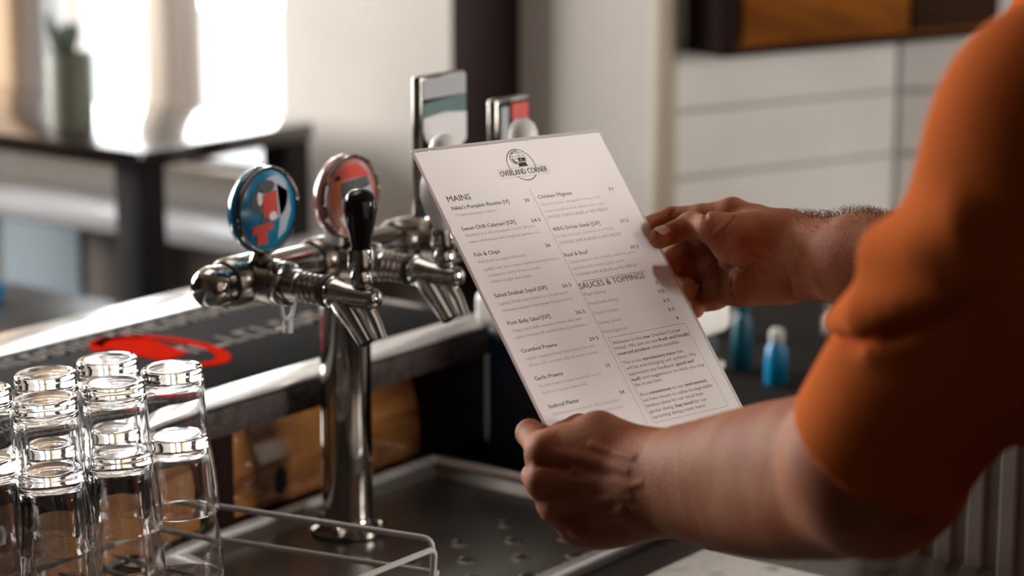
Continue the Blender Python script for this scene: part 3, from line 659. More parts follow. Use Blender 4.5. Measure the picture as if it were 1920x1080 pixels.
for w in (0,):
    vs = [S(a, b, -.05) for a, b in oo] + [S(a, b, -.05) for a, b in ii] + [S(a, b, .28) for a, b in oo] + [S(a, b, .28) for a, b in ii]; n = len(oo); fs = []
    for k in range(n):
        j = (k + 1) % n; fs += [(k, j, n + j, n + k), (2 * n + k, 3 * n + k, 3 * n + j, 2 * n + j), (k, 2 * n + k, 2 * n + j, j), (n + k, n + j, 3 * n + j, 3 * n + k)]
    ring.add(vs, fs)
obj('laminate_border', ring, edge_m, menu, smooth=False, label='sealed glossy border')

TEXTS = []                                          # (part name, text, u, v baseline, cap height mm, width mm or None, ink, weight)
def T(name, s, u, v, cap, width=None, m=None, weight=0.0): TEXTS.append((name, s, u, v, cap, width, m or ink, weight))
# left column
T('heading', 'MAINS', 13.2, 49.4, 5.2, 25, ink_grey, .012)
for s, v, w, p, pu in (("Nikki's Pumpkin Risotto [V]", 56.9, 62, '20', 92.2), ('Sweet Chilli Calamari [GF]', 75.4, 58, '24.5', 88.6), ('Fish & Chips', 98.7, 27.3, '26', 90.6),
        ('Salted Dukkah Squid [GF]', 135.3, 57, '26.5', 86.8), ('Pork Belly Salad [GF]', 159.6, 46, '26.5', 87.4), ('Crumbed Prawns', 183.8, 38.6, '29.5', 87.5),
        ('Garlic Prawns', 208, 30.4, '32', 90.7), ('Seafood Platter', 232.1, 33.7, '34', 91.6)):
    T('dish_name', s, 13.3, v, 3.2, w, ink, .008); T('price', p, pu, v + 1.2, 2.9, 5.4 if len(p) < 3 else 10.5, ink, .004)
for s, v, w in (('Creamy pumpkin ragout', 62.6, 44), ('Saut\u00e9ed in a diced pepper, onion & herb', 80.9, 76), ('sweet chilli sauce with fragrant jasmine rice', 86.9, 78.5),
        ('Fish fresh prepped (choose):', 104.8, 52), ('- grilled with local lemon myrtle seasoned butter', 111.8, 85), ('- crumbed in fresh bread crumbs', 117.3, 60), ('- battered light and crispy', 122.8, 47),
        ('Lightly fried and tossed in a local bush', 142, 76), ('mountain pepper and native dukkah blend', 148, 77), ('Crispy pork belly served on fresh salad with', 166, 77), ('apple croutons & roasted cherry tomatoes', 171.6, 77),
        ('Lightly crumbed butterflied prawns (6) with', 190.4, 76), ('tartare OG, crunchy chips & lemon wedges', 196.1, 76), ('Freshly made creamy bechamel sauce', 214.2, 68), ('& whole crunchy prawns tails', 220, 49),
        ('Grilled lemon myrtle fish fillet, butterflied', 238.4, 74), ('prawns, salt & pepper squid with chips', 244.2, 74), ('salad, tartare & lemon wedges', 250, 58)):
    T('dish_description', s, 14.0, v, 2.5, w, ink_pale, -.004)
# right column
T('dish_name', 'Chicken Mignon', 108.2, 56.9, 3.2, 39, ink_mid, .006); T('price', '31', 190.5, 58, 2.9, 5.2, ink_mid, .004)
T('dish_name', '400G Sirloin Steak [GF]', 106.9, 87, 3.2, 54.5, ink_mid, .006); T('price', '37.5', 185, 88.5, 2.9, 10, ink_mid, .004)
T('dish_name', 'Reef & Beef', 105.8, 110.9, 3.2, 26.5, ink_mid, .006); T('price', '39.5', 181.5, 113.1, 2.9, 10, ink_mid, .004)
for s, v, w in (('Chicken breast, wrapped in bacon with', 63.5, 70), ('creamy mushroom & sweet onion sauce', 69.8, 72), ('Locally sourced, cooked to your liking', 93.1, 66), ('Steak topped with creamy seafood sauce', 117, 78), ('drizzled with creamy garlic sauce', 123, 60)):
    T('dish_description', s, 107.2, v, 2.5, w, ink_pale, -.004)
for v in (75.5, 99.4, 129): T('dish_choice', 'CHOOSE CHIPS & SALAD or VEG MEDLEY', 106.8, v, 2.6, 72.5, ink_grey, 0)
T('heading', 'SAUCES & TOPPINGS', 104.6, 140.5, 5.2, 77, ink_grey, .014)
for s, v, w in (('Plain Gravy', 147, 24.5), ('Mushroom Gravy', 155.4, 34), ('Pepper Gravy', 164.1, 28), ('Diane Sauce', 173, 26), ('Parmigiana', 181.2, 27)): T('sauce', s, 105.8, v, 2.9, w, ink_pale, -.002)
for s, u, v, w in (('2', 189.8, 147.6, 2.6), ('3.5', 187.3, 155.8, 7.6), ('3.5', 187.9, 164.4, 7.6), ('3.5', 188.3, 172.8, 7.6), ('4', 192.4, 181.4, 2.8)): T('price', s, u, v, 2.9, w, ink_mid, .016)
# boxed notice: plain and bold runs
for u, v, w, runs in ((109.8, 191.8, 80.8, (('Welcome to the ', 0), ('new', 1), (' Overland Corner', 0))), (109.8, 196.6, 88, (('Hotel. We aim to use ', 0), ('fresh and locally', 1))),
        (110.0, 201.6, 73, (('sourced produce', 1), (' where possible.', 0))), (110.4, 209.9, 71, (('This is our ', 0), ('introductory menu', 1), (' that', 0))), (110.8, 214.8, 83, (('will be everchanging and updated. We', 0),)),
        (111.0, 220.0, 76.5, (('appreciate any feedback (', 0), ('good and', 1))), (111.2, 225.0, 86, (('bad!', 1), (') and suggestions on what you may', 0))), (111.2, 229.8, 32, (('like to see here.', 0),)),
        (111.6, 238.6, 80, (('As a ', 0), ('commitment', 1), (' to our ', 0), ('environment,', 1))), (111.9, 243.7, 82.5, (('we have chosen to utilise biodegradable', 0),)), (112.3, 248.6, 68, (('bamboo plates for our casual beer', 0),)),
        (112.6, 253.9, 68, (('garden dining. ', 0), ('Stay tuned', 1), (' for our', 0))), (113.0, 258.8, 63.4, (('upcoming dining room menu.', 0),))):
    T('notice_line', runs, u, v, 2.75, w, ink_mid, 0)
T('footnote', '[GF] Gluten Free', 126.4, 270.1, 2.4, 25.2, ink_mid, 0)
T('logo_name', 'OVERLAND CORNER', 80.2, 33.2, 5.0, 53.6, ink_brown, .022)
def text_obj(s, weight):
    c = bpy.data.curves.new('t', 'FONT'); c.body = s; c.size = 1; c.resolution_u = 2; c.offset = min(weight, 0.0); c.fill_mode = 'FRONT' if hasattr(c, 'fill_mode') else c.fill_mode
    o = bpy.data.objects.new('t', c); COL.objects.link(o); return o
jobs = []
for (name, s, u, v, cap, width, mm, weight) in TEXTS:
    runs = s if isinstance(s, tuple) else ((s, None),)
    lst = []
    for txt, bold in runs:
        wgt = weight if bold is None else (.020 if bold else 0.0)
        lst.append((txt, text_obj(txt, wgt), text_obj('|' + txt + '|', wgt), text_obj('||', wgt), max(wgt, 0)))
    jobs.append((name, lst, u, v, cap, width, mm))
capo = text_obj('H', 0)
bpy.context.view_layer.update(); dg = bpy.context.evaluated_depsgraph_get()
def tmesh(o):
    me = bpy.data.meshes.new_from_object(o.evaluated_get(dg)); co = np.zeros(len(me.vertices) * 3, np.float32)
    if len(me.vertices): me.vertices.foreach_get('co', co)
    f = [tuple(p.vertices) for p in me.polygons]; bpy.data.meshes.remove(me); return co.reshape(-1, 3), f
CAPH = tmesh(capo)[0][:, 1].max(); kill = [capo]
for name, lst, u, v, cap, width, mm in jobs:
    xs = 0.0; VV, FF = [], []
    for txt, o, om, o2, wgt in lst:
        kill += [o, om, o2]
        co, f = tmesh(o); cm = tmesh(om)[0]; c2 = tmesh(o2)[0]
        adv = (cm[:, 0].max() - cm[:, 0].min()) - (c2[:, 0].max() - c2[:, 0].min())
        for dx in ((0,) if wgt == 0 else (-wgt * 1.3, 0, wgt * 1.3)):
            base = len(VV); VV += [(q[0] + xs + dx, q[1]) for q in co]; FF += [tuple(i + base for i in t) for t in f]
        xs += adv
    VVa = np.array(VV); xmin, xmax = VVa[:, 0].min(), VVa[:, 0].max()
    sy = cap / CAPH; sx = (width / (xmax - xmin)) if width else sy
    m = MB(); m.v = [tuple(S(u + (a - xmin) * sx, v - b * sy, .16)) for a, b in VV]; m.f = FF
    obj(name, m, mm, menu, smooth=False)
for o in kill:
    c = o.data; bpy.data.objects.remove(o); bpy.data.curves.remove(c)
def line(name, u0, v0, u1, v1, t, mm):
    d = V3((u1 - u0, v1 - v0)); d /= np.linalg.norm(d); n = V3((-d[1], d[0])) * t / 2
    m = MB(); m.v = [tuple(S(u0 + n[0], v0 + n[1], .16)), tuple(S(u1 + n[0], v1 + n[1], .16)), tuple(S(u1 - n[0], v1 - n[1], .16)), tuple(S(u0 - n[0], v0 - n[1], .16))]; m.f = [(0, 1, 2, 3)]
    return m
def lines(name, segs, mm):
    q = MB()
    for s in segs: k = line(name, *s, mm); q.add(k.v, k.f)
    obj(name, q, mm, menu, smooth=False)
lines('column_rule', [(104.1, 45.8, 104.2, 261.3, .45)], ink_grey)
lines('heading_rule', [(110.6, 134.0, 186, 134.2, .4)], ink_grey)
lines('notice_box', [(107.6, 185.5, 199.2, 185.5, .4), (199.2, 185.5, 200.6, 262.6, .4), (200.6, 262.6, 111.4, 262.2, .4), (111.4, 262.2, 107.6, 185.5, .4)], ink_grey)
lines('ink_speck', [(125.9, 3.9, 126.7, 3.9, .8)], ink_mid)
# emblem: ring, hooped barrel drawing, banner with the name
def ringseg(cu, cv, ru, rv, t, a0, a1, n=40):
    return [(cu + ru * math.cos(math.radians(a0 + (a1 - a0) * k / n)), cv + rv * math.sin(math.radians(a0 + (a1 - a0) * k / n)),
             cu + ru * math.cos(math.radians(a0 + (a1 - a0) * (k + 1) / n)), cv + rv * math.sin(math.radians(a0 + (a1 - a0) * (k + 1) / n)), t) for k in range(n)]
lines('emblem_ring', ringseg(108.2, 24.6, 14.6, 14.4, .75, -197, 14) + ringseg(108.2, 24.6, 14.6, 14.4, .75, 45, 138), ink_brown)
lines('emblem_banner', [(79, 26.8, 135.2, 26.9, .25), (135.2, 26.9, 135, 35.2, .25), (135, 35.2, 79, 34.9, .25), (79, 34.9, 79, 26.8, .25)], ink_grey)
segs = ringseg(107.6, 18.6, 8.4, 6.6, .7, 130, 290) + ringseg(107.6, 18.6, 8.4, 6.6, .4, -70, 60) + ringseg(107.6, 18.6, 3.0, 6.6, .5, -90, 90) + ringseg(107.6, 18.6, 5.8, 6.4, .4, 100, 250)
segs += [(100, 16.6, 115.4, 16.6, .3), (99.6, 19.0, 115.8, 19.0, .4), (101, 21.6, 114.8, 21.6, .4), (103, 13.6, 112, 13.6, .3), (107.2, 10.9, 109.0, 10.9, .6)]
lines('emblem_drawing', segs, ink_brown)
q = MB()
def quad(q, pts): q.add([tuple(S(a, b, .155)) for a, b in pts], [tuple(range(len(pts)))])
quad(q, [(111.2, 18.0), (115.4, 18.4), (114.8, 21.2), (111.0, 21.4)]); quad(q, [(107.4, 17.8), (110, 18.0), (109.6, 21.8), (107.2, 21.6)]); quad(q, [(106, 22.4), (113.6, 22.4), (115.0, 26.2), (104.4, 26.2)])
quad(q, [(100.0, 18.5), (101.4, 21.0), (103.6, 23.6), (105.0, 24.6), (104.6, 22.2), (102.2, 19.5)])
obj('emblem_fill', q, ink_brown, menu, smooth=False)

# ------------------------------------------------------------------ the person: signed-distance modelling, meshed with surface nets
def smin(a, b, k):
    if k <= 0: return np.minimum(a, b)
    h = np.maximum(k - np.abs(a - b), 0) / k; return np.minimum(a, b) - h * h * k * .25
class Cap:
    def __init__(s, a, b, ra, rb=None, flat=None):
        s.a, s.b = V3(a), V3(b); s.ra = ra; s.rb = ra if rb is None else rb; s.ab = s.b - s.a; s.l2 = max(float(s.ab @ s.ab), 1e-12)
        s.c = (s.a + s.b) / 2; s.R = math.sqrt(s.l2) / 2 + max(s.ra, s.rb)
    def lb(s, p): return np.linalg.norm(p - s.c, axis=-1) - s.R
    def d(s, p):
        t = np.clip(((p - s.a) @ s.ab) / s.l2, 0, 1)
        return np.linalg.norm(p - s.a - t[:, None] * s.ab, axis=1) - (s.ra + t * (s.rb - s.ra))
class Ell:
    def __init__(s, c, ax, r):                      # ax: 3 unit vectors (rows), r: radii
        s.c = V3(c); s.A = V3(ax); s.r = V3(r); s.R = max(r)
    def lb(s, p): return np.linalg.norm(p - s.c, axis=-1) - s.R
    def d(s, p):
        q = (p - s.c) @ s.A.T; k0 = np.linalg.norm(q / s.r, axis=1); k1 = np.linalg.norm(q / (s.r ** 2), axis=1)
        return np.where(k1 > 1e-9, k0 * (k0 - 1) / np.maximum(k1, 1e-9), -min(s.r))
def field(groups, cull=True):
    """groups: list of (prims, k inside, k to the rest); 'cut' groups carve"""
    def f(p, center=None, rad=None):
        out = None
        for prims, ki, kj in groups:
            g = None
            for pr in prims:
                if rad is not None and pr.lb(center) > rad + .045: continue
                v = pr.d(p); g = v if g is None else smin(g, v, ki)
            if g is None: continue
            if kj < 0: out = None if out is None else (np.maximum(out, -g) if kj <= -1 else -smin(-out, g, -kj))
            else: out = g if out is None else smin(out, g, kj)
        return np.full(len(p), .2) if out is None else out
    return f
def surface_nets(f, lo, hi, h, B=16):
    lo, hi = V3(lo), V3(hi); nb = np.ceil((hi - lo) / (h * B)).astype(int); N = nb * B + 2
    gi = np.stack(np.meshgrid(*[np.arange(n) for n in nb], indexing='ij'), -1).reshape(-1, 3)
    ctr = lo + (gi + .5) * B * h; fc = np.concatenate([f(c) for c in np.array_split(ctr, max(1, len(ctr) // 20000))])
    act = gi[np.abs(fc) < h * B * .87 * 1.2 + .004]
    l = np.stack(np.meshgrid(*[np.arange(B + 1)] * 3, indexing='ij'), -1).reshape(-1, 3)
    cid, cpos, quads = [], [], []
    def gid(q): return (q[..., 0] * N[1] + q[..., 1]) * N[2] + q[..., 2]
    off = [(i, j, k) for i in (0, 1) for j in (0, 1) for k in (0, 1)]
    edges = [(a, b) for a in range(8) for b in range(a + 1, 8) if sum(abs(x - y) for x, y in zip(off[a], off[b])) == 1]
    for g in act:
        o = g * B; c = lo + (g + .5) * B * h; p = lo + (o + l) * h
        v = f(p, c, h * B * .87).reshape(B + 1, B + 1, B + 1)
        ins = v < 0
        if ins.all() or not ins.any(): continue
        cs = [v[i:B + i, j:B + j, k:B + k] for i, j, k in off]; st = np.stack(cs, -1); sg = st < 0
        ms = sg.any(-1) & ~sg.all(-1); ix = np.argwhere(ms); sv = st[ms]
        acc = np.zeros((len(ix), 3)); cnt = np.zeros(len(ix))
        for a, b in edges:
            va, vb = sv[:, a], sv[:, b]; cr = (va < 0) != (vb < 0)
            t = np.where(cr, va / np.where(cr, va - vb, 1), 0); pt = V3(off[a]) + t[:, None] * (V3(off[b]) - V3(off[a]))
            acc += pt * cr[:, None]; cnt += cr
        cpos.append(lo + (o + ix + acc / cnt[:, None]) * h); cid.append(gid(ix + o))
        for ax in range(3):
            e = [0, 0, 0]; e[ax] = 1
            A = ins[:B, :B, :B]; Bv = ins[e[0]:B + e[0], e[1]:B + e[1], e[2]:B + e[2]]
            q = np.argwhere(A != Bv)
            if not len(q): continue
            fl = A[q[:, 0], q[:, 1], q[:, 2]]; u, w = [(1, 2), (2, 0), (0, 1)][ax]
            du = np.zeros(3, int); du[u] = 1; dw = np.zeros(3, int); dw[w] = 1; q = q + o
            ok = (q[:, u] > 0) & (q[:, w] > 0); q = q[ok]; fl = fl[ok]
            c4 = np.stack([gid(q - du - dw), gid(q - dw), gid(q), gid(q - du)], 1)
            c4[~fl] = c4[~fl][:, ::-1]; quads.append(c4)
    cid = np.concatenate(cid); cpos = np.concatenate(cpos); qd = np.concatenate(quads)
    od = np.argsort(cid); sid = cid[od]; idx = np.searchsorted(sid, qd); idx = np.clip(idx, 0, len(sid) - 1)
    good = (sid[idx] == qd).all(1); return cpos[od], idx[good]
def sdf_obj(name, groups, h, m, parent, base=None, label=None):
    prs = [p for g in groups if g[2] >= 0 for p in g[0]]
    lo = np.min([p.c - p.R for p in prs], 0) - .02; hi = np.max([p.c + p.R for p in prs], 0) + .02
    v, q = surface_nets(field(groups), lo, hi, h)
    off = ROOT[parent.name]
    me = bpy.data.meshes.new(name); me.from_pydata((v - off).tolist(), [], q.tolist())
    me.polygons.foreach_set('use_smooth', [True] * len(me.polygons)); me.materials.append(m); me.update()
    o = bpy.data.objects.new(name, me); COL.objects.link(o); o.parent = parent; ROOT[o.name] = off
    if label: o['label'] = label
    return o
def sheet_d(px, py):                                # depth of the menu along a photo sight line
    v = P(px, py, 1) - CAM; return float(((TL - CAM) @ MN) / (v @ MN))
def Q(px, py, w):                                   # a point w metres in front of the menu (negative: behind it)
    b = P(px, py, sheet_d(px, py)); return b + MN * w
def chain(pts, rs): return [Cap(pts[i], pts[i + 1], rs[i], rs[i + 1]) for i in range(len(pts) - 1)]

# left arm and hand
L_sh, L_el = P(2010, 250, 1.33), P(1642, 885, 1.50)
R_sh, R_el = P(2070, 90, 1.68), P(1840, 490, 1.80)
def spl(pts, rs, n=14):                              # smooth strand: positions and radii interpolated together
    q = smooth_path([np.append(V3(p), r) for p, r in zip(pts, rs)], n)
    return [Cap(q[i][:3], q[i + 1][:3], q[i][3], q[i + 1][3]) for i in range(len(q) - 1)]
left_arm = [(spl([P(1155, 882, 1.744), P(1230, 876, 1.722), P(1420, 858, 1.62), P(1560, 850, 1.545), P(1655, 852, 1.50)], [.0175, .0245, .0352, .0400, .0440]), 0, .03), \
    (spl([P(1160, 934, 1.750), P(1235, 930, 1.724), P(1420, 950, 1.63), P(1610, 918, 1.52), L_el], [.0170, .0255, .0345, .0425, .047]), 0, .03), ([Cap(P(1650, 855, 1.485), L_sh, .050, .057)], 0, .03)]
lm = [P(1017, 846, 1.762), P(1016, 903, 1.757), P(1042, 953, 1.764), P(1082, 984, 1.776)]     # knuckles
palm_l = [Cap(P(1205, 868, 1.738), lm[0], .0165, .0112), Cap(P(1208, 895, 1.735), lm[1], .0165, .0112), Cap(P(1210, 925, 1.737), lm[2], .0165, .0108), Cap(P(1212, 950, 1.742), lm[3], .0155, .0100),
          Cap(P(1215, 885, 1.73), P(1180, 900, 1.742), .022, .018), Cap(P(1226, 926, 1.724), P(1150, 956, 1.757), .0245, .017), Cap(P(1190, 925, 1.745), P(1085, 915, 1.775), .020, .011),
          Cap(P(1160, 972, 1.752), P(1110, 980, 1.768), .016, .0125), Cap(P(1062, 862, 1.757), P(1100, 972, 1.768), .0150, .0130), Cap(P(1110, 866, 1.748), P(1130, 962, 1.757), .0170, .0150),
          Cap(P(1128, 822, 1.752), P(1050, 836, 1.766), .0115, .0100), Cap(P(1150, 850, 1.745), P(1075, 850, 1.762), .0150, .0115)]
fi = [lm[0], P(993, 812, 1.798), Q(1030, 806, -.0105), Q(1056, 820, -.0095)]
fm = [lm[1], P(1003, 893, 1.802), Q(1045, 880, -.0115), Q(1078, 888, -.0105)]
fr = [lm[2], P(1030, 946, 1.806), P(1066, 935, 1.826), P(1092, 930, 1.822)]
fp = [lm[3], P(1066, 982, 1.812), P(1096, 968, 1.826), P(1120, 958, 1.818)]
th = [P(1196, 850, 1.733), P(1122, 806, 1.755), Q(1066, 820, .014), Q(1034, 824, .0098)]
left_hand = [(palm_l, .020, .018), (chain(th[:2], [.0150, .0122]) + chain(th[1:], [.0122, .0102, .0085]), .006, .010),
             (chain(fi, [.0112, .0100, .0090, .0078]), .0035, .005), (chain(fm, [.0112, .0098, .0090, .0080]), .0035, .004),
             (chain(fr, [.0108, .0094, .0086, .0076]), .0035, .004), (chain(fp, [.0100, .0084, .0076, .0068]), .0035, .004)]
tendons = []
for k in range(4): tendons.append(Cap(lm[k] + (P(1180, 900, 1.72) - P(1180, 900, 1.735)) * .62, P(1195, [872, 897, 922, 945][k], 1.722), .0052, .003))
tendons += [Ell(lm[k] + (CAM - lm[k]) / np.linalg.norm(CAM - lm[k]) * .0055, np.eye(3), (.0098, .0098, .0098)) for k in range(4)]
left_hand.append((tendons, .005, .007))
# right arm and hand: thumb on the front of the menu, fingers curled behind it
right_arm = [Cap(P(1486, 454, 2.0), P(1620, 471, 1.925), .0230, .0248), Cap(P(1620, 471, 1.925), P(1770, 496, 1.845), .0248, .0290), Cap(P(1490, 512, 2.0), P(1620, 507, 1.925), .0225, .0265),
             Cap(P(1620, 507, 1.925), P(1775, 506, 1.845), .0265, .032), Cap(P(1772, 500, 1.845), R_el, .030, .041), Cap(R_el, R_sh, .047, .057)]
rm = [P(1374, 399, 2.022), P(1352, 448, 2.040), P(1350, 500, 2.040), P(1368, 545, 2.030)]
palm_r = [Cap(P(1462, 452, 2.005), rm[0], .0190, .0122), Cap(P(1458, 478, 2.010), rm[1], .0170, .0115), Cap(P(1458, 508, 2.008), rm[2], .0165, .0112), Cap(P(1456, 532, 2.003), rm[3], .0165, .0108),
          Cap(P(1484, 478, 2.0), P(1440, 490, 2.012), .026, .019), Cap(P(1452, 440, 2.0), P(1420, 425, 2.008), .020, .0155)]
hyp = [Cap(P(1462, 528, 1.992), P(1398, 538, 2.003), .0175, .0150), Cap(P(1398, 538, 2.003), P(1372, 548, 2.012), .0150, .0110)]
pad = [Cap(P(1372, 498, 2.022), P(1378, 540, 2.012), .0125, .0115), Cap(P(1334, 492, 2.050), P(1340, 556, 2.040), .0125, .0110)]
then = [Cap(P(1448, 452, 1.990), P(1388, 458, 1.988), .0165, .0165), Cap(P(1388, 458, 1.988), P(1362, 462, 1.992), .0165, .0120)]
rth = [P(1418, 428, 1.992), P(1338, 428, 1.988), Q(1278, 437, .0125), Q(1224, 457, .0088)]
ri = [rm[0], P(1316, 405, 2.036), P(1258, 409, 2.052), Q(1206, 421, -.0098)]
rmid = [rm[1], P(1286, 468, 2.056), Q(1254, 492, -.015), Q(1228, 500, -.0100)]
rring = [rm[2], P(1296, 508, 2.054), P(1268, 526, 2.046), P(1290, 543, 2.018)]
rpin = [rm[3], P(1326, 560, 2.046), P(1296, 572, 2.040), P(1304, 580, 2.018)]
right_hand = [(palm_r, .014, .014), (hyp, .010, .008), (pad, .006, .004), (then, .010, .007),
              (chain(rth, [.0140, .0122, .0102, .0088]), .007, .009), (chain(ri, [.0118, .0100, .0094, .0082]), .0035, .006),
              (chain(rmid, [.0125, .0112, .0098, .0086]), .0035, .006), (chain(rring, [.0122, .0110, .0098, .0084]), .0035, .005), (chain(rpin, [.0110, .0098, .0090, .0076]), .0035, .005)]
# torso, neck, head
AX = R_sh - L_sh; AX[2] = 0; SW = np.linalg.norm(AX); AX /= SW; FR = np.cross(UPZ, AX); FR /= np.linalg.norm(FR)   # FR: the way the person faces
MID = (L_sh + R_sh) / 2; TC = MID - FR * .09; TC[2] = 0
def B(a, fwd, z): return TC + AX * a + FR * fwd + UPZ * z
torso_core = [Cap(B(-.10, .02, 1.36), B(-.085, 0, 1.12), .070, .070), Cap(B(.10, .02, 1.36), B(.085, 0, 1.12), .070, .070), Cap(B(-.085, 0, 1.12), B(-.085, 0, .94), .070, .075), Cap(B(.085, 0, 1.12), B(.085, 0, .94), .070, .075),
              Cap(B(0, .02, 1.38), B(0, 0, .95), .075, .08), Cap(L_sh, B(-.06, .0, 1.43), .055, .05), Cap(R_sh, B(.06, .0, 1.43), .055, .05)]
HC = B(0, .05, 1.655)
neck = [Cap(B(0, .005, 1.42), B(0, .035, 1.57), .060, .056)]
hax = [AX, FR, UPZ]
head = [Ell(HC + UPZ * .025, hax, (.075, .096, .092)), Ell(HC + FR * .035 - UPZ * .045, hax, (.058, .060, .072)), Cap(HC + FR * .075 - UPZ * .095, HC + FR * .078 - UPZ * .085, .022)]
face = [Cap(HC + FR * .094 + UPZ * .012, HC + FR * .112 - UPZ * .022, .008, .0125), Ell(HC + FR * .088 + UPZ * .030, hax, (.050, .012, .010)), Cap(HC + FR * .094 - UPZ * .052 - AX * .016, HC + FR * .094 - UPZ * .052 + AX * .016, .007),
        Ell(HC + FR * .005 - AX * .078 - UPZ * .005, hax, (.009, .018, .031)), Ell(HC + FR * .005 + AX * .078 - UPZ * .005, hax, (.009, .018, .031)), Ell(HC + FR * .070 - AX * .042 - UPZ * .020, hax, (.020, .018, .016)), Ell(HC + FR * .070 + AX * .042 - UPZ * .020, hax, (.020, .018, .016))]
sockets = [Ell(HC + FR * .101 - AX * .031 + UPZ * .010, hax, (.016, .012, .009)), Ell(HC + FR * .101 + AX * .031 + UPZ * .010, hax, (.016, .012, .009))]
person = empty('person', tuple(TC), 'person in an orange t-shirt at right holding up the menu with both hands', 'person')
body = [(torso_core, .04, .04), (neck, .02, .03), (head, .035, .03), (face, .006, .012), (sockets, .004, -1), ] + left_arm + [(right_arm, .026, .03)] + left_hand + right_hand
fb = field(body)
def surf(pxs, inset):                               # points just below the skin along photo sight lines
    out = []
    for px, py, d0 in pxs:
        o = P(px, py, d0 - .16); dr = P(px, py, d0) - o; dr /= np.linalg.norm(dr)
        for _ in range(40):
            o = o + dr * float(fb(o[None])[0]) * .9
        out.append(o + dr * inset)
    return out
def ridge(pxs, r, inset):
    q = surf(pxs, inset); n = len(q) - 1; rr = [r * (.45 if i in (0, n) and n > 2 else 1) for i in range(n + 1)]
    return [Cap(q[i], q[i + 1], rr[i], rr[i + 1]) for i in range(n)]
tend, vein, crease = [], [], []
for path in ([(1040, 850, 1.75), (1085, 858, 1.75), (1135, 870, 1.74), (1180, 884, 1.73)], [(1038, 903, 1.75), (1085, 902, 1.75), (1135, 905, 1.74), (1180, 908, 1.73)],
             [(1062, 950, 1.75), (1105, 942, 1.75), (1145, 935, 1.74), (1185, 930, 1.73)], [(1100, 985, 1.76), (1135, 970, 1.75), (1170, 955, 1.74)]): tend += ridge(path, .0034, .0027)
for path in ([(1066, 878, 1.75), (1098, 888, 1.75), (1120, 915, 1.74), (1160, 922, 1.74), (1205, 905, 1.73)], [(1098, 972, 1.75), (1130, 952, 1.75), (1150, 925, 1.74)],
             [(1110, 835, 1.74), (1150, 850, 1.74), (1190, 858, 1.73)], [(1040, 928, 1.75), (1085, 925, 1.75), (1122, 917, 1.74)]): vein += ridge(path, .0018, .0015)
for path in ([(1012, 872, 1.76), (1040, 876, 1.75), (1066, 878, 1.75)], [(1022, 930, 1.76), (1048, 928, 1.75), (1072, 926, 1.75)], [(1052, 975, 1.76), (1075, 970, 1.76), (1095, 965, 1.76)]): crease += ridge(path, .0012, .0002)
bumps = [Cap(q, q, r) for q, r in zip(surf([(1022, 838, 1.76), (1020, 896, 1.75), (1045, 948, 1.76), (1088, 985, 1.77)], .0068), (.0086, .0088, .0082, .0076))]
body += [(tend, 0, .005), (vein, 0, .0035), (bumps, 0, .008), (crease, 0, -.0035)]
rcr = []
for path in ([(1376, 470, 2.0), (1366, 486, 2.0), (1372, 520, 2.0), (1376, 560, 2.0)], [(1410, 470, 2.0), (1424, 480, 2.0), (1440, 482, 2.0)], [(1470, 500, 2.0), (1480, 520, 2.0), (1486, 548, 2.0)], [(1374, 410, 2.0), (1352, 430, 2.0), (1332, 452, 2.0)],
             [(1268, 425, 2.0), (1272, 440, 2.0), (1270, 455, 2.0)], [(1322, 398, 2.02), (1324, 408, 2.02)], [(1262, 396, 2.03), (1258, 412, 2.03)]): rcr += ridge(path, .0010, .0002)
body += [(rcr, 0, -.0035)]
sdf_obj('body', body, .0016, skin, person)
for s in (-1, 1):
    e = obj('eye', MB().lathe([(.001, -.0115), (.007, -.009), (.0115, 0), (.007, .009), (.001, .0115)], HC + FR * .0815 + AX * .031 * s + UPZ * .010, FR, 20), eye_m, person)
    obj('iris', MB().lathe([(.0055, .0103), (.0050, .0112), (.001, .0114)], HC + FR * .0817 + AX * .031 * s + UPZ * .010, FR, 16), ink_brown, e)
hair_cap = [Ell(HC + UPZ * .034 - FR * .006, hax, (.079, .099, .092))]
hair_cut = [Ell(HC + FR * .12 - UPZ * .045, hax, (.095, .10, .105)), Cap(HC - UPZ * .15 + FR * .0, HC - UPZ * .13 - FR * .12, .10)]
sdf_obj('hair', [(hair_cap, .01, .01), (hair_cut, .02, -1)], .004, mat('dark_brown_hair', (.035, .02, .012), .5, noise=(60, (.02, .012, .008), .3, .7), bump=(160, .8, .004)), person)
# thumbnail of the right hand: a thin curved plate on the thumb's near side
ta, tb = rth[2], rth[3]; td = (tb - ta) / np.linalg.norm(tb - ta); tocam = CAM - tb; tocam -= td * (tocam @ td); tocam /= np.linalg.norm(tocam)
upn = np.cross(td, tocam); upn = upn if upn[2] > 0 else -upn
nrm = tocam * .72 + upn * .69; nrm /= np.linalg.norm(nrm); sd_ = np.cross(nrm, td)
m = MB(); gv = []
for i in range(9):
    for j in range(7):
        s_, t_ = (i / 8 - .5) * 2, (j / 6 - .5) * 2
        rr = .0091; ang = t_ * .62 * math.sqrt(max(0, 1 - (max(0, s_) ** 4) * .6)); 
        gv.append(tb + td * (-.0005 + s_ * .0068) + (nrm * math.cos(ang) + sd_ * math.sin(ang)) * (rr + .0004 * (1 - s_ * s_)))
m.v = [tuple(q) for q in gv]; m.f = [(i * 7 + j, i * 7 + j + 1, (i + 1) * 7 + j + 1, (i + 1) * 7 + j) for i in range(8) for j in range(6)]
obj('thumbnail', m, nail_m, person, ang=80, label='pale thumbnail of the right hand')
